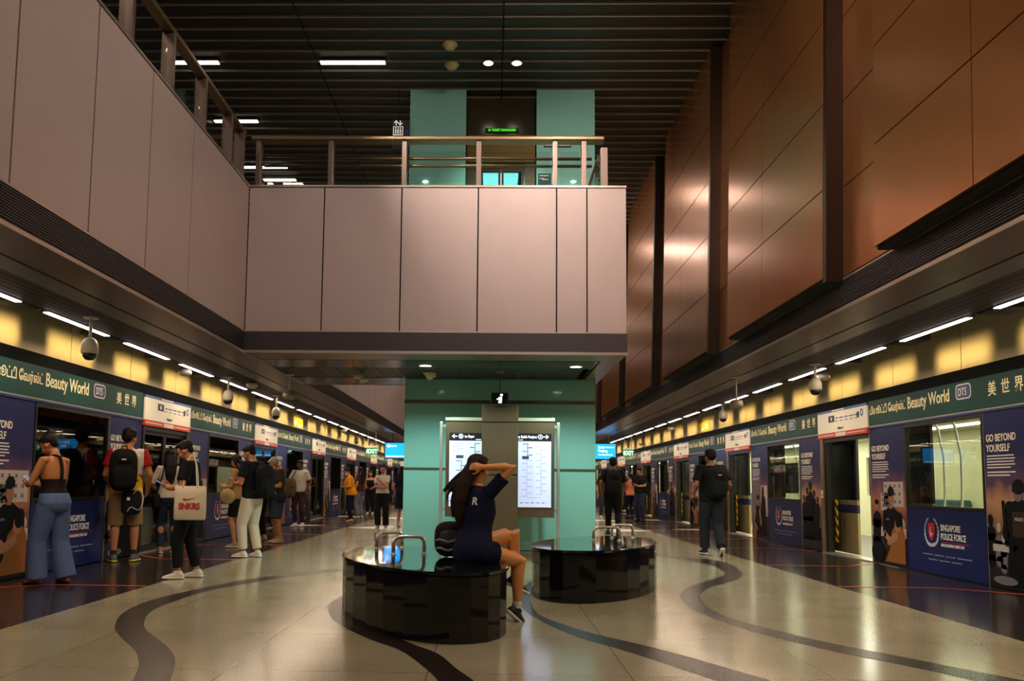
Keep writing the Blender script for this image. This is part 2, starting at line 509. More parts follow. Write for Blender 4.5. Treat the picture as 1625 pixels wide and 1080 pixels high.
# ------------------------------------------------------------------ soffits over the platform edges
def soffit(sd):
    e = VL if sd < 0 else VR
    xw = XL - 0.08 if sd < 0 else XR + 0.08
    o = [0, 0.012, 0.44, 0.47, 0.71, 1.22] if sd < 0 else [0, 0.012, 0.46, 0.49, 0.74, 1.32]
    X = [e + sd*v for v in o]
    mb = MB()
    mb.box((X[0], YB, ZS-0.012), (X[1], YF, ZS+0.03), 3)
    mb.box((X[1], YB, ZS), (X[2], YF, ZS+0.05), 0)
    mb.box((X[2], YB, ZS+0.05), (X[3], YF, ZS+0.08), 4)
    mb.box((X[3], YB, ZS), (X[4], YF, ZS+0.05), 1)
    n = 6
    w = (X[5]-X[4])/n
    for i in range(n):
        mb.box((X[4]+w*i+sd*0.004, YB, ZS+0.004), (X[4]+w*(i+1)-sd*0.004, YF, ZS+0.04), 2)
    # recess for the strip lights and the cove above the doors
    xa = X[5]
    mb.box((xa, YB, ZS), (xa+sd*0.012, YF, ZS+0.7), 2)
    mb.box((xa, YB, ZS+0.7), (xw, YF, ZS+0.75), 5)
    mb.box((X[4], YB, ZS+0.05), (xa, YF, ZS+0.10), 4)
    struct('ceiling_soffit_left' if sd < 0 else 'ceiling_soffit_right', mb, [M_soffit, M_soffit_grey, M_slat_dark, M_edge, M_black, M_slat_dark])
    # champagne cove wall between the doors and the soffit
    cv = MB()
    y = YB
    while y < YF:
        cv.box((xw, y+0.006, 2.60), (xw+sd*0.05, min(YF, y+1.76)-0.006, 3.5), 0)
        y += 1.76
    cv.box((xw+sd*0.05, YB, 2.6), (xw+sd*0.08, YF, 3.54), 1)
    struct('wall_cove_left' if sd < 0 else 'wall_cove_right', cv, [M_gold, M_backing])
    return X[5]
XTL = soffit(-1); XTR = soffit(1)

# ------------------------------------------------------------------ upper floor at the left and the bridge across
def panels_y(mb, x, ya, yb, joints, z0, z1, sd, t=0.03, g=0.010):
    js = [ya] + [j for j in joints if ya + 0.05 < j < yb - 0.05] + [yb]
    for a, b in zip(js, js[1:]):
        mb.box((x, a+g, z0), (x+sd*t, b-g, z1), 0)
    mb.box((x+sd*t, ya, z0), (x+sd*(t+0.02), yb, z1), 1)
BY0, BY1 = 10.34, 13.87
jl = [7.30 + 1.06*i for i in range(-16, 48) if i != 2]
mb = MB()
for ya, yb in ((YB, BY0), (BY1, YF)):
    panels_y(mb, VL, ya, yb, jl, 3.06, 4.945, -1)
    mb.box((VL+0.004, ya, 4.958), (VL-0.12, yb, 4.985), 2)
    mb.box((VL-0.006, ya, 4.94), (VL-0.05, yb, 4.96), 1)
    mb.box((VL+0.006, ya, 3.045), (VL-0.05, yb, 3.06), 2)
    # louvred fascia
    mb.box((VL-0.03, ya, 2.80), (VL-0.06, yb, 3.045), 1)
    for i in range(12):
        z = 2.805 + i*0.02
        mb.box((VL, ya, z), (VL-0.03, yb, z+0.013), 3)
    mb.box((VL-0.06, ya, 2.84), (VL-0.4, yb, 3.2), 1)
struct('wall_left', mb, [M_pink, M_backing, M_edge, M_fascia])
struct('floor_upper_left', MB().box((VL-0.07, YB, 4.70), (-9.2, YF, 4.80)), M_concrete)
struct('wall_upper_left', MB().box((-9.2, YB, 2.9), (-9.4, YF, 7.8)), mat('upper_wall_dark', (58, 52, 48), 0.6))

BX1 = 1.71
mb = MB()
def panels_x(mb, y, sd, js, z0, z1, g=0.009):
    for a, b in zip(js, js[1:]):
        mb.box((a+g, y, z0), (b-g, y+sd*0.03, z1), 0)
    mb.box((js[0], y+sd*0.03, z0), (js[-1], y+sd*0.06, z1), 1)
for y, sd in ((BY0, 1), (BY1, -1)):
    panels_x(mb, y, sd, [VL, -2.21, -1.2, -0.205, 0.81, 1.2, BX1], 3.06, 4.945)
    mb.box((VL, y-sd*0.004, 4.958), (BX1, y+sd*0.12, 4.985), 2)
    mb.box((VL, y+sd*0.006, 4.94), (BX1, y+sd*0.05, 4.96), 1)
    mb.box((VL, y-sd*0.004, 3.045), (BX1, y+sd*0.05, 3.06), 2)
    mb.box((VL, y, 2.80), (BX1, y+sd*0.05, 3.045), 3)
mb.box((BX1-0.06, BY0+0.06, 2.80), (BX1, BY1-0.06, 4.985), 0)
struct('wall_front', mb, [M_pink, M_backing, M_edge, M_fascia])
struct('floor_bridge', MB().box((VL, BY0+0.07, 4.70), (BX1-0.06, BY1-0.07, 4.80)), M_concrete)
# soffit under the bridge
mb = MB()
mb.box((VL, BY0-0.004, ZS-0.014), (BX1, BY0+0.012, ZS+0.02), 3)
mb.box((VL, BY0+0.012, ZS), (BX1, 10.98, ZS+0.05), 0)
mb.box((VL, 10.98, ZS+0.04), (BX1-0.28, 11.01, ZS+0.06), 4)
mb.box((VL, 11.01, ZS), (BX1-0.28, 11.72, ZS+0.05), 1)
x = VL
i = 0
while x < BX1-0.4:
    w = min(0.30, BX1-0.4-x)
    mb.box((x+0.008, 11.74, ZS+0.006), (x+w-0.008, 12.86, ZS+0.05), 2)
    mb.box((x-0.006, 11.74, ZS-0.002), (x+0.006, 12.86, ZS+0.05), 1)
    x += 0.30
mb.box((VL, 12.88, ZS), (BX1-0.28, 13.68, ZS+0.05), 1)
mb.box((VL, 13.70, ZS), (BX1, BY1+0.004, ZS+0.05), 0)
mb.box((BX1-0.28, 11.0, ZS+0.045), (BX1-0.25, 13.7, ZS+0.06), 4)
mb.box((BX1-0.25, 10.98, ZS), (BX1, 13.70, ZS+0.05), 0)
struct('ceiling_soffit_bridge', mb, [M_soffit, mat('polished_soffit_sheet', (128, 122, 112), 0.16, 0.85), M_slat_dark, M_edge, M_black])

# ------------------------------------------------------------------ tall copper wall at the right
def lean(mb, z0=3.05, k=0.027):
    mb.v = [(x + k*max(0, z-z0), y, z) for x, y, z in mb.v]
mb = MB()
rows = [3.07, 3.93, 4.77, 5.60, 6.44, 7.28, 7.70]
ZT = 7.70
ck = [7.68 + 4.17*i for i in range(-4, 12)]
for i, c in enumerate(ck):
    a, b = c - 4.17 - 0.05, c - 0.13
    for za, zb in zip(rows, rows[1:]):
        ym = a + 1.75
        mb.box((3.09, a, za+0.006), (3.12, ym-0.005, zb-0.006), 0)
        mb.box((3.09, ym+0.005, za+0.006), (3.12, b-0.96, zb-0.006), 0)
        mb.box((3.25, b-0.96, za+0.006), (3.28, b, zb-0.006), 0)
    mb.box((3.12, a, 3.05), (3.26, b-0.96, ZT), 1)
    mb.box((3.28, b-0.96, 3.05), (3.30, b, ZT), 1)
    mb.box((3.092, c-0.13, 3.03), (3.34, c-0.05, ZT), 2)
lean(mb)
mb.box((VR+0.03, YB, 2.80), (VR+0.06, YF, 3.05), 1)
for i in range(12):
    z = 2.805 + i*0.02
    mb.box((VR, YB, z), (VR+0.03, YF, z+0.013), 3)
mb.box((VR-0.004, YB, 3.045), (VR+0.06, YF, 3.062), 4)
mb.box((VR+0.06, YB, 2.84), (3.9, YF, 3.06), 1)
struct('wall_right', mb, [M_copper, M_backing, M_column, M_fascia, M_edge])
struct('wall_right_backing', MB().box((3.46, YB, 3.06), (3.9, YF, 7.8)), M_backing)

# ends of the hall and the tunnels
struct('wall_far', MB().box((-12, YF, -1.2), (12, YF+0.2, 7.8)), mat('far_wall', (40, 36, 34), 0.7))
struct('wall_back', MB().box((-12, YB-0.2, -1.2), (12, YB, 7.8)), mat('back_wall', (96, 84, 74), 0.6))
struct('wall_tunnel_left', MB().box((-9.2, YB, -1.2), (-9.0, YF, 3.6)), M_tunnel)
struct('wall_tunnel_right', MB().box((9.3, YB, -1.2), (9.5, YF, 3.6)), M_tunnel)
struct('floor_track_left', MB().box((-9.0, YB, -1.2), (XL, YF, -1.1)), M_tunnel)
struct('floor_track_right', MB().box((XR, YB, -1.2), (9.3, YF, -1.1)), M_tunnel)
struct('ceiling_track_left', MB().box((-9.2, YB, 3.55), (XL-0.16, YF, 3.6)), M_tunnel)
struct('ceiling_track_right', MB().box((XR+0.16, YB, 3.55), (9.5, YF, 3.6)), M_tunnel)
# ------------------------------------------------------------------ lift shaft
PX0, PX1, PY0, PY1 = -1.405, 1.645, 13.06, 15.6
mb = MB()
LX0, LX1 = -0.475, 0.69
mb.box((PX0, PY0, 0.09), (PX1, PY1, 2.40), 0)
mb.box((PX0, PY0, 2.46), (PX1, PY1, 4.72), 0)
mb.box((PX0-0.004, PY0-0.006, 2.40), (PX1+0.004, PY1, 2.46), 1)
mb.box((PX0-0.004, PY0-0.008, 1.335), (PX1+0.004, PY0, 1.375), 1)
mb.box((PX0-0.002, PY0-0.012, 0), (PX1+0.002, PY1, 0.075), 2)
mb.box((PX0, PY0+0.01, 0.075), (PX1, PY1, 0.09), 3)
mb.box((PX0, PY0, 4.72), (LX0, PY1, 7.64), 0)
mb.box((LX1, PY0, 4.72), (PX1, PY1, 7.64), 0)
mb.box((LX0, PY0+0.35, 6.6), (LX1, PY1, 7.64), 3)
mb.box((LX0, PY1-0.1, 4.72), (LX1, PY1, 6.6), 0)
mb.box((LX0, PY0, 4.72), (LX1, PY1, 4.795), 3)
struct('wall_lift_shaft', mb, [M_teal, mat('shaft_trim_metal', (120, 112, 92), 0.35, 0.8), mat('skirting_pale', (178, 196, 180), 0.3, 0.4), M_black])
# ------------------------------------------------------------------ platform screen door line
M_navy = mat('navy_vinyl', (18, 32, 88), 0.35, vary=0.08, vscale=2, spec=0.25)
M_green = mat('station_sign_green', (14, 70, 66), 0.5, spec=0.2)
M_cream = mat('cream_lettering', (246, 232, 178), 0.5, emit=0.10, emit_rgb=(246, 232, 178))
M_whitep = mat('white_print', (235, 232, 228), 0.45)
M_whiteprint2 = mat('faded_print', (150, 160, 185), 0.5)
M_pill = mat('line_pill_blue', (20, 66, 130), 0.4)
M_mapwhite = mat('map_panel_white', (232, 222, 196), 0.4, emit=0.16, emit_rgb=(240, 228, 200))
M_maporange = mat('map_strip_orange', (214, 66, 34), 0.4, emit=0.05)
M_mapblue = mat('map_strip_blue', (40, 92, 170), 0.4)
M_dark = mat('dark_print', (30, 30, 36), 0.5)
M_crest_red = mat('crest_red', (190, 30, 44), 0.4)
M_silver = mat('crest_silver', (196, 200, 208), 0.4)
M_psdframe = mat('dark_door_frame', (40, 38, 36), 0.35, 0.5)
M_skin_p = mat('printed_skin', (172, 122, 92), 0.6, spec=0.15)
M_orange_p = mat('printed_ochre', (150, 92, 46), 0.6, spec=0.15)
M_black_p = mat('printed_black', (10, 11, 17), 0.6, spec=0.15)
M_grey_p = mat('printed_grey', (120, 112, 118), 0.6, spec=0.15)
M_pale_p = mat('printed_pale', (196, 184, 178), 0.6, spec=0.15)
M_hazard = stripes_mat('hazard_stripe', (232, 190, 20), (18, 18, 16), 0.17, (1.0, 0.0, 1.0))
P_sky = print_mat('poster_sunset', [(0.0, (24, 16, 18)), (0.22, (54, 34, 36)), (0.45, (186, 120, 92)), (0.58, (112, 76, 104)), (0.70, (40, 40, 88)), (1.0, (18, 32, 88))], 0.05, 2.0)
P_dusk = print_mat('poster_dusk', [(0.0, (20, 16, 26)), (0.25, (60, 44, 54)), (0.48, (196, 150, 110)), (0.60, (92, 66, 96)), (0.74, (36, 38, 86)), (1.0, (18, 32, 88))], 0.05, 2.0)

PT = 2.03                       # panel top
def poly2(mb, pts, y, m): mb.prism(pts, 1, y, y+0.0012, m)
def disc2(mb, c, rx, rz, y, m, n=16): poly2(mb, [(c[0]+rx*cos(2*pi*k/n), c[1]+rz*sin(2*pi*k/n)) for k in range(n)], y, m)
def rect2(mb, x0, z0, x1, z1, y, m): poly2(mb, [(x0, z0), (x1, z0), (x1, z1), (x0, z1)], y, m)
def limb2(mb, a, b, w0, w1, y, m):
    a = Vector((a[0], a[1])); b = Vector((b[0], b[1])); d = (b-a).normalized(); n = Vector((-d.y, d.x))
    poly2(mb, [tuple(a+n*w0), tuple(a-n*w0), tuple(b-n*w1), tuple(b+n*w1)], y, m)
    disc2(mb, a, w0, w0, y, m, 10); disc2(mb, b, w1, w1, y, m, 10)

def art_officer(mb, w):
    y = -0.0024
    for i, (x0, z0, x1, z1) in enumerate([(0.40, 0.86, 0.98, 1.22), (0.30, 0.80, 0.66, 1.06)]):
        rect2(mb, x0, z0, x1, z1, y, 3)
        for r in range(3):
            for q in range(4):
                xx = x0 + 0.04 + q*(x1-x0-0.04)/4; zz = z0 + 0.05 + r*(z1-z0)/3.2
                rect2(mb, xx, zz, xx+0.05, zz+0.045, y-0.001, 2)
    rect2(mb, 0.0, 0.42, w-0.02, 0.56, y-0.0015, 3)          # parked car
    disc2(mb, (0.83, 0.62), 0.17, 0.10, y-0.0015, 3)
    limb2(mb, (0.17, 0.66), (0.15, 0.30), 0.13, 0.12, y-0.002, 0)      # officers behind
    disc2(mb, (0.17, 0.86), 0.055, 0.075, y-0.002, 1); disc2(mb, (0.17, 0.92), 0.065, 0.04, y-0.003, 0)
    y -= 0.004
    poly2(mb, [(0.38, 0.36), (0.40, 0.74), (0.50, 0.84), (0.68, 0.86), (0.84, 0.78), (0.90, 0.60), (0.86, 0.34), (0.62, 0.24)], y, 0)
    limb2(mb, (0.44, 0.74), (0.40, 0.46), 0.075, 0.06, y-0.001, 0); limb2(mb, (0.40, 0.46), (0.58, 0.36), 0.05, 0.04, y-0.0015, 1)
    limb2(mb, (0.86, 0.72), (0.90, 0.46), 0.07, 0.055, y-0.001, 0)
    rect2(mb, 0.575, 0.83, 0.66, 0.91, y-0.001, 1)
    disc2(mb, (0.62, 0.97), 0.075, 0.10, y-0.0015, 1)
    poly2(mb, [(0.53, 1.02), (0.53, 1.10), (0.58, 1.15), (0.67, 1.15), (0.71, 1.10), (0.71, 1.03)], y-0.002, 0)
    rect2(mb, 0.51, 1.01, 0.66, 1.035, y-0.0025, 0)
    rect2(mb, 0.47, 0.66, 0.55, 0.69, y-0.002, 2)
    y -= 0.004                                                    # kneeling person
    poly2(mb, [(0.40, 0.06), (0.55, 0.24), (0.62, 0.50), (0.74, 0.60), (0.92, 0.58), (1.0, 0.46), (1.0, 0.06)], y, 4)
    disc2(mb, (0.80, 0.60), 0.085, 0.11, y-0.001, 1); disc2(mb, (0.82, 0.65), 0.085, 0.085, y-0.0015, 0)
    limb2(mb, (0.74, 0.44), (0.52, 0.34), 0.06, 0.045, y-0.001, 1)
    disc2(mb, (0.18, 0.18), 0.2, 0.16, y, 0)
def art_tactical(mb, w):
    y = -0.0024
    for x, z, k in ((0.07, 0.72, 1.0), (0.22, 0.64, 0.8), (0.30, 0.52, 0.7)):
        limb2(mb, (x, z-0.1), (x-0.01, z-0.42*k), 0.09*k, 0.08*k, y, 0 if k == 1 else 2)
        disc2(mb, (x, z+0.05), 0.05*k, 0.07*k, y-0.001, 0 if k == 1 else 3)
    rect2(mb, 0.10, 0.42, 0.40, 0.50, y-0.0015, 3)
    y -= 0.004
    poly2(mb, [(0.36, 0.04), (0.40, 0.42), (0.38, 0.86), (0.46, 0.98), (0.60, 1.02), (0.80, 1.0), (0.90, 0.9), (0.92, 0.04)], y, 0)
    limb2(mb, (0.44, 0.92), (0.36, 0.62), 0.08, 0.07, y-0.001, 0); limb2(mb, (0.36, 0.62), (0.52, 0.46), 0.06, 0.05, y-0.0012, 0)
    disc2(mb, (0.60, 1.10), 0.085, 0.11, y-0.001, 2); disc2(mb, (0.61, 1.155), 0.11, 0.085, y-0.002, 0)
    rect2(mb, 0.50, 1.10, 0.72, 1.14, y-0.003, 0)
    rect2(mb, 0.48, 0.60, 0.74, 0.88, y-0.002, 5)
    limb2(mb, (0.33, 0.98), (0.37, 0.52), 0.025, 0.035, y-0.004, 0)
    mb.mesh(text_mesh('POLICE', 0.05, 0.001, 0.9), T(0.53, y-0.005, 0.78), 3)
    disc2(mb, (0.32, 0.10), 0.22, 0.05, y-0.005, 2)
def art_group(mb, w):
    y = -0.0024
    rect2(mb, 0.0, 0.42, w-0.02, 0.60, y, 2)
    for i, (x, h, k) in enumerate([(0.14, 0.98, 0.8), (0.30, 1.12, 0.95), (0.62, 1.08, 0.95), (0.78, 0.96, 0.8), (0.46, 1.22, 1.1)]):
        yy = y - 0.002 - i*0.0015
        poly2(mb, [(x-0.09*k, 0.52), (x-0.11*k, h-0.24*k), (x-0.05*k, h-0.15*k), (x+0.05*k, h-0.15*k), (x+0.11*k, h-0.24*k), (x+0.09*k, 0.52)], yy, 0)
        disc2(mb, (x, h-0.06*k), 0.052*k, 0.07*k, yy, 0)
        limb2(mb, (x-0.045*k, 0.56), (x-0.05*k, 0.20), 0.045*k, 0.03*k, yy, 0)
        limb2(mb, (x+0.045*k, 0.56), (x+0.05*k, 0.20), 0.045*k, 0.03*k, yy, 0)
        disc2(mb, (x, h-0.075*k), 0.035*k, 0.045*k, yy-0.0008, 5)
def art_home(mb, w):
    y = -0.0024
    rect2(mb, 0.02, 0.50, 0.55, 1.26, y, 2); rect2(mb, 0.62, 0.50, w-0.03, 1.16, y, 3)
    rect2(mb, 0.66, 0.70, 0.80, 1.06, y-0.001, 5)
    poly2(mb, [(0.56, 0.08), (0.60, 0.62), (0.66, 0.92), (0.78, 0.96), (0.88, 0.88), (0.92, 0.5), (0.94, 0.08)], y-0.002, 0)
    disc2(mb, (0.74, 1.06), 0.06, 0.085, y-0.002, 0)
    poly2(mb, [(0.10, 0.10), (0.16, 0.50), (0.30, 0.72), (0.48, 0.72), (0.58, 0.54), (0.52, 0.10)], y-0.004, 0)
    disc2(mb, (0.40, 0.84), 0.07, 0.095, y-0.005, 1); disc2(mb, (0.41, 0.90), 0.075, 0.055, y-0.006, 0)
    limb2(mb, (0.22, 0.60), (0.12, 0.36), 0.055, 0.045, y-0.005, 1); limb2(mb, (0.12, 0.36), (0.34, 0.22), 0.05, 0.035, y-0.0055, 1)
    limb2(mb, (0.52, 0.60), (0.60, 0.34), 0.05, 0.045, y-0.006, 1)
    disc2(mb, (0.14, 0.12), 0.16, 0.13, y-0.006, 4)
ART = {'officer': (art_officer, P_sky), 'tactical': (art_tactical, P_dusk), 'group': (art_group, P_dusk), 'home': (art_home, P_sky)}

def make_poster(kind, w):
    t = thing('advertising_panel', 'poster', 'poster', group='recruitment poster panels on the screen doors')
    fn, bg = ART[kind]
    MB().box((0.006, 0, 0.012), (w-0.006, 0.05, PT), 0, 0.003).build('printed_sheet', [bg], t)
    mb = MB(); fn(mb, w); mb.build('printed_picture', [M_black_p, M_skin_p, M_grey_p, M_pale_p, M_orange_p, mat('printed_brown', (60, 44, 44), 0.6, spec=0.15)], t)
    mb = MB()
    mb.mesh(text_mesh('GO BEYOND', 0.118, 0.0022, 0.80), T(0.05, -0.003, 1.68))
    mb.mesh(text_mesh('YOURSELF', 0.118, 0.0022, 0.80), T(0.05, -0.003, 1.56))
    mb.build('headline_lettering', [mat('headline_white', (244, 236, 214), 0.5)], t)
    mb = MB()
    for i in range(5): rect2(mb, 0.05, 1.505-i*0.034, 0.05+[0.50, 0.52, 0.50, 0.52, 0.44][i], 1.519-i*0.034, -0.0024, 0)
    for i in range(2): rect2(mb, 0.05, 1.315-i*0.036, 0.05+[0.52, 0.42][i], 1.331-i*0.036, -0.0024, 0)
    mb.build('small_print', [M_whitep], t)
    MB().box((0, -0.004, 0), (0.006, 0.05, PT), 0).build('edge_strip', [M_steel], t)
    return t

def make_crest(mb, cx, cz, r, y):
    """laurel ring, red shield and scroll; materials 0 silver 1 red 2 navy"""
    for side in (-1, 1):
        for i in range(9):
            a = radians(-78 + i*17)
            x = cx + side*cos(a)*r*0.86; z = cz + sin(a)*r*1.0
            d = Vector((-sin(a)*side, cos(a)))
            limb2(mb, (x, z), (x + d.x*r*0.26 + side*r*0.08, z + d.y*r*0.26), r*0.10, r*0.03, y-0.0004*i, 0)
    poly2(mb, [(cx-r*0.44, cz+r*0.62), (cx+r*0.44, cz+r*0.62), (cx+r*0.46, cz-r*0.05), (cx+r*0.22, cz-r*0.5), (cx, cz-r*0.64), (cx-r*0.22, cz-r*0.5), (cx-r*0.46, cz-r*0.05)], y-0.004, 1)
    disc2(mb, (cx, cz+r*0.05), r*0.20, r*0.32, y-0.0055, 0, 14); disc2(mb, (cx+r*0.09, cz+r*0.12), r*0.15, r*0.24, y-0.007, 1, 14)
    limb2(mb, (cx-r*0.06, cz-r*0.28), (cx+r*0.14, cz-r*0.12), r*0.06, r*0.05, y-0.0072, 0)
    poly2(mb, [(cx-r*0.62, cz-r*0.86), (cx-r*0.30, cz-r*1.04), (cx+r*0.30, cz-r*1.04), (cx+r*0.62, cz-r*0.86), (cx+r*0.48, cz-r*0.72), (cx, cz-r*0.84), (cx-r*0.48, cz-r*0.72)], y-0.006, 0)

def make_window(w):
    t = thing('window_panel', 'window panel', 'window panel', group='glazed screen panels beside the doors')
    MB().box((0.004, 0, 0.012), (w-0.004, 0.05, 0.86), 0, 0.003).build('lower_panel', [M_navy], t)
    mb = MB()
    for a, b in (((0, -0.006, 0.86), (w, 0.06, 0.90)), ((0, -0.006, 1.975), (w, 0.06, PT)), ((0, -0.006, 0.90), (0.035, 0.06, 1.975)), ((w-0.035, -0.006, 0.90), (w, 0.06, 1.975))):
        mb.box(a, b, 0)
    mb.build('window_frame', [M_psdframe], t)
    MB().box((0.035, 0.02, 0.90), (w-0.035, 0.028, 1.975), 0).build('pane', [G_dark], t)
    mb = MB(); make_crest(mb, 0.64, 0.56, 0.185, -0.0024); mb.build('crest', [M_silver, M_crest_red, M_navy], t)
    mb = MB()
    mb.mesh(text_mesh('SINGAPORE', 0.115, 0.002, 0.74), T(0.86, -0.003, 0.585))
    mb.mesh(text_mesh('POLICE FORCE', 0.115, 0.002, 0.74), T(0.86, -0.003, 0.475))
    mb.build('force_lettering', [mat('logo_white', (236, 232, 226), 0.5)], t)
    mb = MB(); mb.mesh(text_mesh('SAFEGUARDING EVERY DAY', 0.052, 0.0008, 0.80), T(0.86, -0.003, 0.385)); mb.build('motto_lettering', [mat('logo_white', (236, 232, 226), 0.5)], t)
    mb = MB(); rect2(mb, 0.86, 0.438, 1.52, 0.446, -0.0024, 0); mb.build('red_rule', [M_crest_red], t)
    mb = MB()
    for x, l in ((0.42, 0.24), (0.72, 0.20), (0.98, 0.20), (1.24, 0.30)):
        disc2(mb, (x, 0.262), 0.012, 0.012, -0.0024, 0, 8); rect2(mb, x+0.02, 0.257, x+l, 0.267, -0.0024, 0)
    for x, l in ((0.56, 0.20), (0.82, 0.22), (1.10, 0.22)):
        disc2(mb, (x, 0.20), 0.012, 0.012, -0.0024, 0, 8); rect2(mb, x+0.02, 0.195, x+l, 0.205, -0.0024, 0)
    mb.build('contact_line', [M_whiteprint2], t)
    return t

TAMIL = '\u0baa\u0bbf\u0baf\u0bc2\u0b9f\u0bcd\u0b9f\u0bbf \u0bc7\u0bb5\u0bb0\u0bcd\u0bb2\u0bcd\u0b9f\u0bcd'
def make_sign(w):
    """the header board; x=0 is its left end"""
    t = thing('station_name_sign', 'sign', 'sign', group='station name boards above the screen doors')
    MB().box((0.004, -0.012, 2.075), (w-0.004, 0.06, 2.455), 0, 0.003).build('board', [M_green], t)
    for nm, tx, sz, bo, sx, x, z in (('tamil_lettering', TAMIL, 0.155, 0.0015, 0.80, 0.05, 2.245), ('english_lettering', 'Beauty World', 0.232, 0.003, 0.80, 1.20, 2.235),
                                     ('chinese_character', '\u7f8e', 0.185, 0.002, 0.86, 3.07, 2.225), ('chinese_character', '\u4e16', 0.185, 0.002, 0.86, 3.32, 2.225),
                                     ('chinese_character', '\u754c', 0.185, 0.002, 0.86, 3.56, 2.225)):
        mb = MB(); mb.mesh(text_mesh(tx, sz, bo, sx), T(x, -0.0145, z)); mb.build(nm, [M_cream], t)
    def rr(x0, z0, x1, z1, r):
        pts = []
        for cx, cz, a0 in ((x1-r, z0+r, -90), (x1-r, z1-r, 0), (x0+r, z1-r, 90), (x0+r, z0+r, 180)):
            pts += [(cx+r*cos(radians(a0+15*i)), cz+r*sin(radians(a0+15*i))) for i in range(7)]
        return pts
    mb = MB(); poly2(mb, rr(2.40, 2.23, 2.73, 2.42, 0.06), -0.0135, 0); poly2(mb, rr(2.415, 2.245, 2.715, 2.405, 0.05), -0.0145, 1)
    mb.mesh(text_mesh('DT5', 0.135, 0.0015, 0.78), T(2.452, -0.017, 2.277), 0)
    mb.build('line_badge', [M_whitep, M_pill], t)
    return t

def make_map(right):
    t = thing('route_map_sign', 'route map', 'sign', group='route map panels over the doors')
    w = 1.92
    MB().box((0.004, -0.03, 2.06), (w-0.004, 0.06, 2.405), 0, 0.004).build('panel', [M_mapwhite], t)
    MB().box((0.004, -0.03, 2.405), (w-0.004, 0.06, 2.445), 0).build('blue_strip', [M_mapblue], t)
    mb = MB(); mb.box((0.62, -0.032, 2.415), (1.1, -0.03, 2.438), 0); mb.build('white_strip', [M_whitep], t); MB().box((0.75, -0.035, 1.985), (1.15, -0.033, 2.045), 0).build('white_label', [M_whitep], t)
    MB().box((0.004, -0.033, 1.975), (w-0.004, 0.06, 2.06), 0).build('orange_strip', [M_maporange], t)
    mb = MB()
    y = -0.032
    rect2(mb, 0.48, 2.235, 0.72, 2.345, y, 0); rect2(mb, 0.57, 2.26, 0.63, 2.32, y-0.001, 1)
    rect2(mb, 0.78, 2.285, 1.62, 2.298, y, 2)
    for i in range(5): disc2(mb, (0.80+i*0.19, 2.2915), 0.02, 0.02, y-0.001, 2, 10); rect2(mb, 0.75+i*0.19, 2.235, 0.86+i*0.19, 2.246, y, 0)
    rect2(mb, 1.58, 2.24, 1.66, 2.33, y-0.001, 0); disc2(mb, (1.75, 2.31), 0.055, 0.06, y-0.001, 2, 14); disc2(mb, (1.75, 2.31), 0.03, 0.035, y-0.002, 1, 12)
    rect2(mb, 0.05, 2.01, 0.68, 2.026, -0.0345, 1); rect2(mb, 1.2, 2.01, 1.84, 2.026, -0.0345, 1)
    mb.mesh(text_mesh('Platform A' if right else 'Platform B', 0.062, 0.0008, 0.8, 'CENTER'), T(0.96, y-0.002, 2.10), 0)
    mb.build('route_diagram', [M_dark, M_whitep, M_mapblue], t)
    return t

def make_open_door():
    t = thing('platform_screen_door', 'door', 'door', group='platform screen doors')
    w = 1.92
    MB().box((0.02, -0.01, 0.0), (0.15, 0.10, 1.97), 0, 0.004).build('door_post', [M_steel_warm], t)
    MB().box((w-0.03, 0.0, 0.0), (w, 0.10, 1.97), 0, 0.004).build('door_post', [M_steel], t)
    MB().box((0.02, 0.0, 1.90), (w, 0.10, 1.972), 0).build('door_head', [M_psdframe], t)
    MB().box((0.15, 0.02, 0.0), (0.24, 0.12, 1.90), 0).build('door_jamb', [M_psdframe], t)
    mb = MB(); mb.box((0.055, -0.028, 0.94), (0.115, -0.01, 1.08), 0, 0.004); b = mb.build('control_box', [M_whitep], t)
    MB().box((0.072, -0.030, 0.98), (0.098, -0.028, 1.01), 0).build('red_button', [M_crest_red], b)
    MB().box((0.28, 0.12, 0.20), (0.37, 0.135, 0.92), 0).build('hazard_strip', [M_hazard], t)
    MB().box((0.02, -0.02, 0.0), (w, 0.20, 0.018), 0).build('threshold', [M_steel], t)
    return t
def make_shut_door():
    t = thing('platform_screen_door', 'door', 'door', group='platform screen doors')
    w = 1.92
    for x in (0.02, w-0.10):
        MB().box((x, -0.01, 0.0), (x+0.08, 0.10, 1.97), 0, 0.004).build('door_post', [M_psdframe], t)
    MB().box((0.02, 0.0, 1.90), (w, 0.10, 1.972), 0).build('door_head', [M_psdframe], t)
    for x0, x1 in ((0.10, w/2-0.004), (w/2+0.004, w-0.10)):
        mb = MB()
        mb.box((x0, 0.03, 0.02), (x0+0.05, 0.07, 1.90), 0); mb.box((x1-0.05, 0.03, 0.02), (x1, 0.07, 1.90), 0)
        mb.box((x0+0.05, 0.03, 0.02), (x1-0.05, 0.07, 0.12), 0); mb.box((x0+0.05, 0.03, 1.84), (x1-0.05, 0.07, 1.90), 0)
        lf = mb.build('door_leaf', [M_psdframe], t)
        MB().box((x0+0.05, 0.045, 0.12), (x1-0.05, 0.055, 1.84), 0).build('pane', [G_dark], lf)
    MB().box((0.02, -0.02, 0.0), (w, 0.12, 0.018), 0).build('threshold', [M_steel], t)
    return t

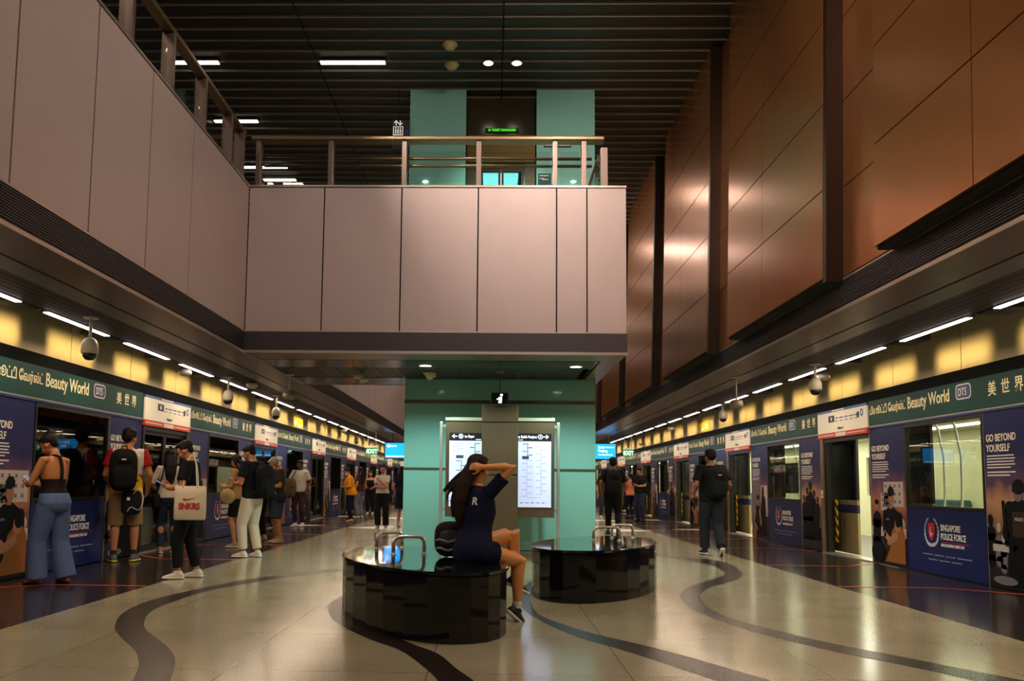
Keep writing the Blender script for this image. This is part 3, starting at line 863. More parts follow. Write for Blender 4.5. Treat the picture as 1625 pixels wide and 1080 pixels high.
W_P1, W_WIN = 1.045, 1.86
def lay_line(side):
    right = side > 0
    pit = PITCH_R if right else PITCH_L
    X = XR if right else XL
    rz = -pi/2 if right else pi/2
    w2 = pit - 4.85
    protos = {}
    bykind = {}
    row = 'right-hand' if right else 'left-hand'
    line = 'along the %s platform' % row
    for k in range(-1, 7):
        def pos(lx):
            return (X, (ORG_R + pit*k - lx) if right else (ORG_L + pit*k + lx), 0)
        n = ORD[k+1]
        even = (k % 2 == 0) if right else (k % 2 != 0)
        kinds = ('officer', 'tactical') if even else ('home', 'group')
        desc = {'officer': 'officer in cap beside kneeling person', 'tactical': 'helmeted officer in silhouette', 'home': 'seated and standing people indoors',
                'group': 'five standing silhouettes'}
        items = [('door', 0.0, ('%s door bay %s, %s' % (n, line, 'opened onto the train' if right else 'two shut dark glass leaves'))),
                 ('p_' + kinds[0], 1.93, 'poster of %s, by %s door %s' % (desc[kinds[0]], n, line)),
                 ('win', 2.98, 'glazed panel with police crest, after %s door %s' % (n, line)),
                 ('q_' + kinds[1], 4.85, 'poster of %s, past %s window %s' % (desc[kinds[1]], n, line)),
                 ('sign', 1.93, 'green station name board, after %s route map %s' % (n, line)),
                 ('map', 0.0, 'white route map with orange strip, over %s door %s' % (n, line))]
        for key, lx, lab in items:
            if key not in protos:
                if key == 'door': o = make_open_door() if right else make_shut_door()
                elif key[:2] == 'p_': o = make_poster(key[2:], W_P1)
                elif key[:2] == 'q_': o = make_poster(key[2:], w2)
                elif key == 'win': o = make_window(W_WIN)
                elif key == 'sign': o = make_sign(pit - 1.93)
                else: o = make_map(right)
                protos[key] = o
                o.location = pos(lx); o.rotation_euler = (0, 0, rz); o['label'] = lab
            else:
                dup(protos[key], pos(lx), rz, lab)
    # continuous trims over the panels
    s = 1 if right else -1
    xo = X - s*0.016
    y0 = (ORG_R - pit*2) if right else ORG_L - pit
    struct('trim_%d' % (2 if right else 1), MB().box((xo, YB, 2.03), (X + s*0.05, YF, 2.055), 0).box((xo-s*0.004, YB, 2.055), (X + s*0.05, YF, 2.072), 1).box((xo+s*0.02, YB, 2.456), (X + s*0.08, YF, 2.605), 2),
           [mat('blue_trim', (34, 62, 132), 0.3, 0.2), M_steel, mat('black_header', (8, 13, 13), 0.7, spec=0.1)])
    # what the line is like outside the picture: a plain continuation of the wall
    struct('wall_screen_right' if right else 'wall_screen_left', MB().box((X, YB, 0), (X+s*0.05, y0 - 0.01, 2.46), 0), M_navy)
lay_line(1); lay_line(-1)

# ------------------------------------------------------------------ strip lights
M_housing = mat('lamp_housing', (92, 80, 70), 0.5, 0.3)
def make_strip():
    t = thing('strip_light', 'strip', 'light', group='strip lights along the platform edge')
    MB().box((-0.045, 0, -0.004), (0.045, 1.34, 0.06), 0).build('housing', [M_housing], t)
    MB().box((-0.03, 0.02, -0.012), (0.03, 1.32, -0.003), 0).build('diffuser', [M_tube], t)
    return t
STRIP = make_strip(); first = True
for sd, X, y0 in ((-1, -4.455, 7.93 - 1.78*4), (1, 4.615, 7.92 - 1.74*4)):
    pit = 1.78 if sd < 0 else 1.74
    fin = MB()
    for i in range(31):
        y = y0 + pit*i
        if y > 54: break
        lab = 'white strip light, %s from the near end of the %s platform soffit' % (ORD[i] if i < 30 else 'farthest', 'left' if sd < 0 else 'right')
        if i == 30: lab = 'white strip light, farthest of all on the %s platform soffit' % ('left' if sd < 0 else 'right')
        if first:
            STRIP.location = (X, y, ZS); STRIP['label'] = lab; first = False
        else: dup(STRIP, (X, y, ZS), 0, lab)
        if y > 4:
            tgt = Vector((sd*0.95, 0, -0.16 if sd > 0 else -0.215))
            a = area('wall_washer', (X + sd*0.12, y + 0.67, 2.98), 1.12, 2.0, (255, 222, 150), spread=radians(18), size_y=0.24)
            z = -tgt.normalized(); xax = Vector((0, 1, 0)); yax = z.cross(xax)
            a.matrix_world = Matrix.Translation(a.location) @ Matrix((xax, yax, z)).transposed().to_4x4()
        area('strip_glow', (X, y + 0.67, ZS-0.02), 1.3, 11.0, (255, 224, 190), size_y=0.06)
        yg = y + 1.34
        fin.box((X + sd*0.05, yg+0.02, 2.80), (X + sd*0.34, yg+pit-1.36, 3.46), 0)  # opaque fins added between lamps to part the light pools on the cove
    struct('added_ceiling_fins_left' if sd < 0 else 'added_ceiling_fins_right', fin, M_slat_dark)

# ------------------------------------------------------------------ train at the right platform
M_trainbody = mat('train_body', (150, 138, 104), 0.35, 0.4)
M_traingold = mat('train_door_gold', (176, 158, 110), 0.35, 0.5)
M_trainnavy = mat('train_navy_band', (24, 34, 70), 0.35)
M_train_in = mat('train_interior', (222, 218, 180), 0.45)
M_trainlamp = mat('train_lamp', (245, 255, 235), 0.5, emit=8.0, emit_rgb=(250, 252, 226))
M_seat = mat('train_seat', (60, 92, 96), 0.5)
tr = thing('train', 'lit train standing behind the right-hand screen doors', 'train', (6.12, 14.0, 0))
TY0, TY1 = 4.0, 54.0
def wy(k, lx): return ORG_R + PITCH_R*k - lx - 14.0
body = MB(); glassb = MB(); leafs = []
body.box((0, TY0-14, 2.02), (0.06, TY1-14, 2.7), 0); body.box((0, TY0-14, -0.9), (0.06, TY1-14, 0.0), 0)
body.box((0, TY0-14, 2.62), (3.0, TY1-14, 2.72), 0)
body.box((0.06, TY0-14, -0.1), (2.9, TY1-14, 0.0), 2)
body.box((2.84, TY0-14, 0.0), (2.9, TY1-14, 0.95), 1); body.box((2.84, TY0-14, 1.85), (2.9, TY1-14, 2.62), 1)
body.box((0.06, TY0-14, 2.25), (2.84, TY1-14, 2.30), 1)
for e in (TY0, TY1): body.box((0, e-14, -0.9), (2.9, e-14+0.05, 2.7), 1)
for k in range(-1, 7):
    body.box((0, wy(k, 4.8), 0.0), (0.06, wy(k, 3.15), 0.86), 0)
    body.box((0, wy(k, PITCH_R-0.5), 0.0), (0.06, wy(k, 4.8), 2.02), 0)
    body.box((2.84, wy(k, PITCH_R+0.6), 0.95), (2.9, wy(k, 2.1), 1.85), 1)
    glassb.box((0.02, wy(k, 4.8), 0.86), (0.03, wy(k, 3.15), 2.02), 0)
body.build('car_body', [M_trainbody, M_train_in, mat('train_floor', (110, 108, 100), 0.5)], tr)
glassb.build('window_glass', [G_clear], tr)
for k in range(-1, 7):
    for x0, x1 in ((-0.5, 0.8), (2.1, 3.14)):
        mb = MB()
        mb.box((-0.02, wy(k, x1), 0.02), (0.02, wy(k, x0), 0.70), 0)
        mb.box((-0.022, wy(k, x1), 0.70), (0.02, wy(k, x0), 0.84), 1)
        mb.box((-0.02, wy(k, x1), 0.84), (0.02, wy(k, x0), 0.92), 2)
        mb.box((-0.02, wy(k, x1), 1.88), (0.02, wy(k, x0), 2.02), 3)
        mb.box((-0.02, wy(k, x0)-0.07, 0.92), (0.02, wy(k, x0), 1.88), 3); mb.box((-0.02, wy(k, x1), 0.92), (0.02, wy(k, x1)+0.07, 1.88), 3)
        lf = mb.build('door_leaf', [M_traingold, M_trainnavy, M_trainbody, M_psdframe], tr)
        MB().box((-0.004, wy(k, x1)+0.07, 0.92), (0.004, wy(k, x0)-0.07, 1.88), 0).build('pane', [mat('smoked_train_glass', (18, 20, 22), 0.08)], lf)
mb = MB()
for x in (0.75, 2.1): mb.box((x-0.12, TY0-13.8, 2.235), (x+0.12, TY1-14.2, 2.249), 0)
mb.build('ceiling_lamp', [M_trainlamp], tr)
mb = MB()
for k in range(-1, 7):
    a, b = wy(k, 4.9), wy(k, 3.0)
    mb.box((2.3, a, 0.38), (2.82, b, 0.46), 0, 0.02); mb.box((2.70, a, 0.46), (2.82, b, 0.92), 0, 0.02)
mb.build('seat', [M_seat], tr)
for k in range(-1, 7):
    for lx in (1.05, 2.35, 2.8):
        y = wy(k, lx)
        MB().tube([(0.55, y, 0.0), (0.55, y, 0.6), (0.62, y+0.06, 1.1), (0.60, y+0.02, 1.6), (0.45, y-0.12, 2.0), (0.30, y-0.2, 2.25)], 0.018, 8).build('grab_pole', [mat('pole_white', (230, 232, 226), 0.25)], tr)
for k in range(-1, 7):
    area('train_glow', (7.6, ORG_R + PITCH_R*k - 2.5, 2.2), 0.8, 36, (255, 250, 222), size_y=4.5)
# ------------------------------------------------------------------ benches
M_granite = mat('polished_black_granite', (13, 13, 14), 0.06, spec=0.6, vary=0.3, vscale=120)
M_granite_top = mat('polished_granite_top', (16, 17, 18), 0.05, spec=0.7)
def bench(cx, cy, mirror, label):
    t = thing('bench', label, 'bench', (cx, cy, 0), group='oval granite benches in the middle of the platform')
    a, b = 1.258, 0.616
    ux, uy = -0.373*mirror, 0.928
    def ring(s, z, n=40):
        out = []
        for k in range(n):
            th = 2*pi*k/n
            p, q = a*s*cos(th), b*s*sin(th)
            out.append((p*ux - q*uy, p*uy + q*ux, z))
        return out
    def stack(levels, n):
        mb = MB(); vs = []
        for s, z in levels: vs += ring(s, z, n)
        fs = []
        for i in range(len(levels)-1):
            for k in range(n): fs.append((i*n+k, i*n+(k+1) % n, (i+1)*n+(k+1) % n, (i+1)*n+k))
        fs.append(list(range(n))[::-1]); fs.append([(len(levels)-1)*n+k for k in range(n)])
        mb.add(vs, fs, 0); return mb
    stack([(0.985, 0.0), (0.985, 0.462)], 26).build('base', [M_granite], t)
    stack([(0.965, 0.462), (0.965, 0.470)], 52).build('shadow_gap', [M_black], t)
    o = stack([(0.985, 0.470), (1.0, 0.474), (1.0, 0.494), (0.994, 0.50)], 52).build('seat_top', [M_granite_top], t)
    return t
BN = bench(-0.60, 7.02, 1, 'black granite oval bench with the seated woman')
BE = bench(1.15, 9.08, -1, 'empty black granite oval bench behind the other one')
def armrest(x0, x1, y, y1, par):
    t = bpy.data.objects.new('armrest', None); COL.objects.link(t); t.parent = par; t.location = ((x0+x1)/2 - par.location.x, (y+y1)/2 - par.location.y, 0.5)
    w = (x1-x0)/2; dy = (y1-y)/2; h = 0.155; r = 0.06
    pts = [(-w, -dy, 0)]
    def P(u, z): return (-w + 2*w*u, -dy + 2*dy*u, z)
    L = sqrt((2*w)**2 + (2*dy)**2); rr = r/L
    pts = [P(0, 0), P(0, h-r)]
    for i in range(1, 6):
        a = pi/2*i/5; pts.append(P(rr*(1-cos(a)), h-r+r*sin(a)))
    for i in range(1, 6):
        a = pi/2*i/5; pts.append(P(1-rr+rr*sin(a), h-r+r*cos(a)))
    pts.append(P(1, 0))
    MB().tube(pts, 0.017, 12).build('steel_loop', [M_chrome], t)
    mb = MB()
    for u in (0, 1): mb.lathe([(0.028, 0.0), (0.028, 0.006), (0.018, 0.008)], P(u, 0), 14)
    mb.build('foot_ring', [M_chrome], t)
def ap(px, py, z=0.5): return at(px, py, 2, z)
a, b = ap(624, 880), ap(673, 879)
armrest(a.x, b.x, a.y, b.y, BN)
a, b = ap(598, 871), ap(638, 869)
armrest(a.x, b.x, a.y, b.y, BN)
a, b = ap(942, 858), ap(983, 858)
armrest(a.x, b.x, a.y, b.y, BE)
a, b = ap(971, 853.5), ap(1004, 853)
armrest(a.x, b.x, a.y, b.y, BE)

# ------------------------------------------------------------------ information board
M_board = mat('brown_board_metal', (104, 88, 66), 0.4, 0.5, vary=0.04, vscale=2)
M_screen = mat('lit_map_sheet', (196, 204, 232), 0.4, emit=0.42, emit_rgb=(196, 203, 240))
M_scrdark = mat('lit_map_header', (22, 20, 30), 0.4)
M_scrlet = mat('lit_map_lettering', (255, 255, 255), 0.5, emit=0.8, emit_rgb=(255, 255, 255))
M_scrblue = mat('lit_map_badge', (40, 96, 190), 0.5, emit=0.7, emit_rgb=(50, 110, 210))
M_ink = mat('map_ink', (60, 64, 92), 0.6)
M_ink2 = mat('map_ink_pale', (150, 156, 190), 0.6, emit=0.5, emit_rgb=(150, 156, 190))
YI = 12.15
t = thing('information_board', 'brown information board with two lit line maps before the teal wall', 'information board', (0.12, YI, 0))
def bx(x0, x1, y0, y1, z0, z1): return ((x0-0.12, y0-YI, z0), (x1-0.12, y1-YI, z1))
mb = MB()
for z0, z1 in ((0.0, 1.245), (1.26, 2.02), (2.035, 2.275)): mb.box(*bx(-0.15, 0.385, 12.02, 12.34, z0, z1), 0, 0.006)
mb.box(*bx(-0.14, 0.375, 12.03, 12.33, 0, 2.27), 1)
mb.build('centre_column', [M_board, M_black], t)
def mapside(x0, x1, head, badge, arrow):
    pn = MB().box(*bx(x0, x1, 12.14, 12.24, 0.64, 2.05), 0, 0.004).build('map_case', [M_board], t)
    sx0, sx1 = (x0+0.055, x1) if x0 < 0 else (x0, x1-0.05)
    MB().box(*bx(sx0, sx1, 12.128, 12.142, 0.79, 1.76), 0).build('lit_sheet', [M_screen], pn)
    MB().box(*bx(sx0, sx1, 12.126, 12.142, 1.76, 1.875), 0).build('sheet_header', [M_scrdark], pn)
    l = MB()
    y = 12.124 - YI
    if arrow < 0:
        limb2(l, (sx0-0.12+0.05, 1.825), (sx0-0.12+0.11, 1.825), 0.006, 0.006, y, 0); limb2(l, (sx0-0.12+0.045, 1.825), (sx0-0.12+0.07, 1.848), 0.006, 0.006, y, 0); limb2(l, (sx0-0.12+0.045, 1.825), (sx0-0.12+0.07, 1.802), 0.006, 0.006, y, 0)
        disc2(l, (sx0-0.12+0.17, 1.825), 0.036, 0.036, y, 0); disc2(l, (sx0-0.12+0.17, 1.825), 0.030, 0.030, y-0.001, 1)
        l.mesh(text_mesh('35', 0.045, 0.0005, 0.8, 'CENTER'), T(sx0-0.12+0.17, y-0.003, 1.809), 0)
        l.mesh(text_mesh(head, 0.055, 0.001, 0.8), T(sx0-0.12+0.225, y-0.001, 1.806), 0)
        rect2(l, sx1-0.12-0.09, 1.775, sx1-0.12-0.01, 1.782, y, 0)
    else:
        limb2(l, (sx1-0.12-0.05, 1.825), (sx1-0.12-0.11, 1.825), 0.006, 0.006, y, 0); limb2(l, (sx1-0.12-0.045, 1.825), (sx1-0.12-0.07, 1.848), 0.006, 0.006, y, 0); limb2(l, (sx1-0.12-0.045, 1.825), (sx1-0.12-0.07, 1.802), 0.006, 0.006, y, 0)
        disc2(l, (sx1-0.12-0.16, 1.825), 0.036, 0.036, y, 0); disc2(l, (sx1-0.12-0.16, 1.825), 0.030, 0.030, y-0.001, 1)
        l.mesh(text_mesh('1', 0.045, 0.0005, 0.8, 'CENTER'), T(sx1-0.12-0.16, y-0.003, 1.809), 0)
        l.mesh(text_mesh(head, 0.055, 0.001, 0.8, 'RIGHT'), T(sx1-0.12-0.21, y-0.001, 1.806), 0)
        rect2(l, sx0-0.12+0.01, 1.775, sx0-0.12+0.07, 1.782, y, 0)
    l.build('header_lettering', [M_scrlet, M_scrblue], pn)
    l = MB(); y = 12.1265 - YI
    def col(cx, z0, z1, n, m):
        limb2(l, (cx-0.12, z0), (cx-0.12, z1), 0.004, 0.004, y, m)
        for i in range(n):
            z = z0 + (z1-z0)*i/(n-1)
            disc2(l, (cx-0.12, z), 0.008, 0.008, y-0.0005, m, 8)
            rect2(l, cx-0.12+(0.014 if i % 2 else -0.075), z-0.005, cx-0.12+(0.075 if i % 2 else -0.014), z+0.005, y, m)
    if arrow < 0:
        col(sx0+0.38, 1.42, 1.72, 6, 0); col(sx0+0.18, 1.05, 1.46, 7, 0); col(sx0+0.13, 1.6, 1.72, 4, 1)
        rect2(l, sx0-0.12+0.10, 1.50, sx0-0.12+0.21, 1.545, y-0.001, 0)
        rect2(l, sx0-0.12+0.01, 0.865, sx0-0.12+0.06, 0.878, y, 0)
    else:
        col(sx0+0.14, 1.50, 1.72, 5, 0); rect2(l, sx0-0.12+0.06, 1.50, sx0-0.12+0.16, 1.54, y-0.001, 0)
        col(sx0+0.13, 0.95, 1.48, 12, 1); col(sx0+0.34, 0.98, 1.68, 15, 1)
        limb2(l, (sx0-0.12+0.13, 0.93), (sx0-0.12+0.33, 0.93), 0.003, 0.003, y, 1)
        for i in range(5): disc2(l, (sx0-0.12+0.05+i*0.08, 0.855), 0.010, 0.010, y, 0, 8); rect2(l, sx0-0.12+0.065+i*0.08, 0.85, sx0-0.12+0.10+i*0.08, 0.86, y, 1)
    l.build('line_map', [M_ink, M_ink2], pn)
mapside(-0.685, -0.152, 'to Expo', '35', -1)
mapside(0.387, 0.925, 'to Bukit Panjang', '1', 1)
for x0, x1 in ((-0.69, -0.15), (0.385, 0.93)):
    MB().box(*bx(x0, x1, 12.12, 12.26, 2.055, 2.105), 0, 0.004).build('lamp_bar', [mat('pale_lamp_bar', (206, 206, 178), 0.35, 0.6)], t)
for x in (-0.755, 0.985):
    mb = MB(); mb.box(*bx(x-0.022, x+0.022, 12.16, 12.22, 0, 2.04), 0, 0.004)
    xi = -0.69 if x < 0 else 0.93
    for z in (0.74, 1.98): mb.box(*bx(min(x, xi), max(x, xi), 12.17, 12.20, z-0.02, z+0.02), 0)
    mb.build('side_post', [M_steel], t)

# the hanging i sign
ip = at(793, 633, 1, 12.0)
t = thing('information_sign', 'small black hanging sign with a lit white i above the board', 'sign', (ip.x, 12.0, ZS))
MB().box((-0.125, -0.05, 2.295-ZS), (0.125, 0.05, 2.46-ZS), 0, 0.008).build('sign_box', [mat('sign_black', (14, 20, 24), 0.3)], t)
mb = MB(); disc2(mb, (0.025, 2.425-ZS), 0.022, 0.019, -0.052, 0)
poly2(mb, [(-0.05, 2.36-ZS), (-0.005, 2.397-ZS), (0.035, 2.397-ZS), (0.03, 2.305-ZS), (-0.022, 2.305-ZS), (-0.012, 2.365-ZS), (-0.04, 2.35-ZS)], -0.052, 0)
mb.build('letter', [M_scrlet], t)
MB().tube([(0, 0, 2.46-ZS), (0, 0, -0.002)], 0.006, 8).build('hanging_rod', [M_psdframe], t)
mb = MB(); mb.box((-0.06, -0.02, -0.03), (0.06, 0.02, -0.001), 0); mb.build('ceiling_plate', [M_steel], t)

# ------------------------------------------------------------------ lift front on the upper floor
t = thing('lift', 'lift entrance with two lit glass doors on the upper floor', 'lift', (0.11, PY0, 4.80))
M_liftdark = mat('lift_surround_steel', (120, 116, 96), 0.22, 0.85)
M_liftglass = glass('lift_door_glass', (190, 235, 235), 0.25, see=0.85)
O = (0.11, PY0, 4.80)
def lb(x0, x1, y0, y1, z0, z1): return ((x0-O[0], y0-O[1], z0-O[2]), (x1-O[0], y1-O[1], z1-O[2]))
MB().box(*lb(LX0+0.02, LX1-0.02, PY0+0.30, PY0+0.34, 6.86, 7.62), 0).build('upper_panel', [mat('lift_top_panel', (92, 84, 64), 0.18, 0.6)], t)
MB().box(*lb(LX0+0.02, LX1-0.02, PY0+0.05, PY0+0.34, 6.42, 6.88), 0, 0.004).build('lintel', [mat('lift_lintel', (128, 108, 62), 0.25, 0.45)], t)
for x0, x1 in ((LX0+0.02, -0.26), (0.50, LX1-0.02)):
    MB().box(*lb(x0, x1, PY0+0.10, PY0+0.34, 4.80, 6.42), 0, 0.004).build('jamb', [M_liftdark], t)
for x0, x1 in ((-0.255, 0.108), (0.115, 0.495)):
    mb = MB(); mb.box(*lb(x0, x0+0.04, PY0+0.26, PY0+0.29, 4.8, 6.42), 0); mb.box(*lb(x1-0.04, x1, PY0+0.26, PY0+0.29, 4.8, 6.42), 0)
    mb.box(*lb(x0+0.04, x1-0.04, PY0+0.26, PY0+0.29, 4.8, 4.9), 0); mb.box(*lb(x0+0.04, x1-0.04, PY0+0.26, PY0+0.29, 6.34, 6.42), 0)
    d = mb.build('door_leaf', [M_liftdark], t)
    MB().box(*lb(x0+0.04, x1-0.04, PY0+0.27, PY0+0.278, 4.9, 6.34), 0).build('pane', [M_liftglass], d)
    MB().box(*lb(x0+0.05, x1-0.05, PY0+0.258, PY0+0.262, 5.24, 5.30), 0).build('red_band', [mat('door_band_red', (170, 74, 50), 0.4)], d)
    MB().box(*lb((x0+x1)/2-0.03, (x0+x1)/2+0.03, PY0+0.254, PY0+0.258, 5.22, 5.29), 0).build('door_notice', [M_whitep], d)
dsp = MB().box(*lb(-0.16, 0.40, PY0+0.0, PY0+0.05, 6.905, 6.975), 0).build('display', [M_black], t)
mb = MB(); mb.mesh(text_mesh('B1 TICKET CONCOURSE', 0.052, 0.0012, 0.78, 'CENTER'), T(0.01, -0.004, 6.922-4.8)); mb.build('display_lettering', [mat('led_green', (60, 255, 20), 0.5, emit=0.9, emit_rgb=(50, 235, 10))], dsp)
MB().box(*lb(-0.2, 0.42, PY0+0.9, PY0+1.6, 6.52, 6.56), 0).build('car_lamp', [mat('car_lamp_white', (225, 250, 250), 0.5, emit=2.0, emit_rgb=(215, 248, 250))], t)
area('lift_car_light', (0.11, PY0+1.2, 6.5), 0.5, 5, (205, 245, 250))
np_ = MB().box(*lb(0.53, 0.63, PY0+0.085, PY0+0.10, 5.30, 5.80), 0, 0.003).build('lift_notice', [mat('notice_beige', (190, 180, 150), 0.5)], t)
MB().box(*lb(0.535, 0.625, PY0+0.08, PY0+0.084, 5.58, 5.74), 0).build('blue_notice_field', [mat('notice_blue', (30, 140, 210), 0.4, emit=0.15)], np_)
def wallplate(name, label, cat, px0, py0, px1, py1, Y, m, dep=0.02):
    a = at(px0, py0, 1, Y); b = at(px1, py1, 1, Y)
    t = thing(name, label, cat, ((a.x+b.x)/2, Y, min(a.z, b.z)))
    w, h = abs(b.x-a.x)/2, abs(a.z-b.z)
    MB().box((-w, 0, 0), (w, dep, h), 0, 0.002).build('plate', [m], t)
    return t, w, h
M_signblue = mat('plate_dark_blue', (18, 34, 54), 0.35)
t, w, h = wallplate('priority_sign', 'dark blue priority sign beside the lift on the teal wall', 'sign', 863, 218, 906, 233, PY0-0.025, M_signblue)
mb = MB(); rect2(mb, -w*0.93, h*0.12, w*0.93, h*0.55, -0.002, 0); mb.mesh(text_mesh('Priority Use', 0.075, 0.0008, 0.85, 'CENTER'), T(0, -0.005, h*0.2), 1)
for i in range(5):
    disc2(mb, (-w*0.6+i*w*0.3, h*0.85), 0.02, 0.02, -0.002, 0, 8)
    rect2(mb, -w*0.6+i*w*0.3-0.02, h*0.62, -w*0.6+i*w*0.3+0.02, h*0.78, -0.002, 0)
mb.build('sign_lettering', [M_whitep, M_dark], t)
t, w, h = wallplate('lift_information_plate', 'dark green notice low on the teal wall beside the lift', 'notice', 854, 275, 874, 292, PY0-0.025, mat('plate_dark_green', (18, 58, 58), 0.35))
mb = MB(); rect2(mb, -w*0.8, h*0.75, w*0.7, h*0.82, -0.002, 0); rect2(mb, -w*0.8, h*0.5, 0, h*0.56, -0.002, 0); rect2(mb, -w*0.4, h*0.4, w*0.6, h*0.46, -0.002, 0); mb.build('notice_lines', [M_whitep], t)
a = at(623, 190, 1, 13.0); b = at(650, 213, 1, 13.0)
t = thing('lift_symbol_sign', 'hanging lift symbol sign with up and down arrows above the railing', 'sign', ((a.x+b.x)/2, 13.0, b.z))
w, h = (b.x-a.x)/2, a.z-b.z
MB().box((-w, 0, -0.25), (w, 0.03, h), 0, 0.003).build('sign_board', [M_dark], t)
MB().tube([(-w*0.3, 0.015, h), (-w*0.3, 0.015, 7.62-b.z)], 0.006, 8).build('hanging_rod', [M_psdframe], t)
mb = MB(); x0, x1 = -w*0.92, w*0.25
rect2(mb, x0, -0.02, x1, h*0.55, -0.002, 0); rect2(mb, x0+0.015, 0.0, x1-0.015, h*0.5, -0.004, 1)
for i in range(3):
    xc = x0 + (x1-x0)*(0.27+0.23*i); rect2(mb, xc-0.012, 0.01, xc+0.012, h*0.34, -0.006, 0); disc2(mb, (xc, h*0.42), 0.012, 0.012, -0.006, 0, 8)
for s, xc in ((1, x0+0.05), (-1, x1-0.05)):
    limb2(mb, (xc, h*0.64), (xc, h*0.92), 0.008, 0.008, -0.002, 0)
    zt = h*0.93 if s > 0 else h*0.63
    limb2(mb, (xc, zt), (xc-0.03, zt-s*0.035), 0.007, 0.007, -0.002, 0); limb2(mb, (xc, zt), (xc+0.03, zt-s*0.035), 0.007, 0.007, -0.002, 0)
rect2(mb, w*0.55, 0, w*0.9, h*0.3, -0.002, 2)
mb.build('lift_symbol', [mat('symbol_white', (225, 225, 215), 0.5, emit=0.3), M_dark, M_pill], t)
# potlights on the upper teal wall
for px, lab in ((675, 'white uplight low on the teal wall beside the lift, far side from the stairs'), (910, 'white uplight low on the teal wall near the railing end')):
    p = at(px, 288, 1, PY0-0.03)
    t = thing('wall_light', lab, 'light', (p.x, PY0-0.03, p.z))
    mb = MB(); mb.ell((0, 0, 0), (0.05, 0.028, 0.022), 14, 0); mb.build('lens', [mat('uplight_lens', (240, 255, 245), 0.5, emit=1.6, emit_rgb=(225, 255, 240))], t)

# ------------------------------------------------------------------ railings on the upper floor
M_railpost = mat('railing_post_steel', (124, 106, 96), 0.35, 0.6)
M_railtop = mat('railing_top_rail', (128, 106, 76), 0.32, 0.7)
t = thing('railing', 'steel and glass railing along the upper floor at the left', 'railing', (VL-0.1, 5.0, 4.80))
ys = [6.93 + 0.93*i for i in range(-4, 4)] + [10.2]
for y in ys:
    MB().box((-0.07, y-5-0.03, 0), (0.06, y-5+0.03, 0.83), 0, 0.004).build('post', [M_railpost], t)
MB().box((-0.06, ys[0]-5.2, 0.83), (0.06, 10.28-5, 0.88), 0, 0.01).build('top_rail', [M_railtop], t)
for a, b in zip(ys, ys[1:]):
    MB().box((0.0, a-5+0.08, 0.1), (0.012, b-5-0.08, 0.64), 0).build('glass_panel', [G_clear], t)
t = thing('railing', 'steel and glass railing across the bridge before the lift', 'railing', (-0.8, 10.5, 4.80))
xs = [-3.13, -2.165, -1.19, -0.205, 0.795, 1.175]
for x in xs:
    MB().box((x+0.8-0.032, -0.06, 0), (x+0.8+0.032, 0.06, 0.83), 0, 0.004).build('post', [M_railpost], t)
MB().box((1.44+0.8-0.045, -0.06, 0), (1.44+0.8+0.045, 0.06, 0.74), 0, 0.004).build('post', [M_railpost], t)
MB().box((-3.22+0.8, -0.09, 0.83), (1.44+0.8, 0.09, 0.88), 0, 0.01).build('top_rail', [M_railtop], t)
for z in (0.66, 0.56):
    MB().tube([(-3.1+0.8, 0.14, z), (1.3+0.8, 0.14, z)], 0.02, 10).build('hand_rail', [M_railtop], t)
for a, b in zip(xs[:-1], xs[1:]):
    MB().box((a+0.8+0.06, -0.006, 0.08), (b+0.8-0.06, 0.006, 0.70), 0).build('glass_panel', [G_clear], t)
MB().box((1.38+0.8, 0.1, 0.08), (1.392+0.8, 2.4, 0.72), 0).build('glass_panel', [G_clear], t)
MB().tube([(1.36+0.8, 0.06, 0.60), (1.36+0.8, 2.4, 0.60)], 0.02, 10).build('hand_rail', [M_railtop], t)

# ------------------------------------------------------------------ hall ceiling lamps
def hall_strip(px0, px1, py, label):
    a = at(px0, py, 2, 7.62); b = at(px1, py, 2, 7.62)
    t = thing('hall_strip_light', label, 'light', (a.x, a.y, 7.62), group='strip lights in the dark hall ceiling')
    w = max(0.3, b.x-a.x)
    MB().box((0, -0.06, 0.0), (w, 0.06, 0.03), 0).build('housing', [M_housing], t)
    MB().box((0.01, -0.045, -0.012), (w-0.01, 0.045, -0.001), 0).build('diffuser', [M_tubehall], t)
    return a, w
hall_strip(508, 612, 99, 'long white strip light alone in the slatted ceiling over the bridge')
hall_strip(262, 348, 99, 'white strip light seen above the handrail, topmost at the left')
hall_strip(340, 410, 192, 'white strip light seen behind the handrail, second from the top at the left')
hall_strip(380, 456, 265, 'white strip light seen through the glass beside the railing corner')
hall_strip(418, 470, 285, 'short white strip light low behind the railing glass')
for px, py, lab in ((714, 72, 'beige dome speaker in the slatted ceiling, upper of the two'), (717, 104, 'beige dome speaker in the slatted ceiling, lower of the two')):
    p = at(px, py, 2, 7.62)
    t = thing('ceiling_speaker', lab, 'speaker', (p.x, p.y, 7.63))
    MB().lathe([(0.10, 0.0), (0.10, -0.02), (0.07, -0.06), (0.03, -0.075), (0.0, -0.078)], (0, 0, 0), 20).build('dome', [mat('dome_beige', (190, 176, 120), 0.5)], t)
    MB().lathe([(0.115, 0.004), (0.115, -0.006), (0.1, -0.008)], (0, 0, 0), 20).build('rim', [mat('dome_beige', (190, 176, 120), 0.5)], t)
def downlight(x, y, z, label, r=0.075, group=None):
    t = thing('downlight', label, 'light', (x, y, z), group=group)
    MB().lathe([(r*1.25, 0.003), (r*1.25, -0.01), (r, -0.012), (r, 0.003)], (0, 0, 0), 24).build('rim', [M_chrome], t)
    MB().lathe([(r*0.98, 0.0), (r*0.98, -0.008), (0.0, -0.0085)], (0, 0, 0), 24).build('lens', [M_lampring], t)
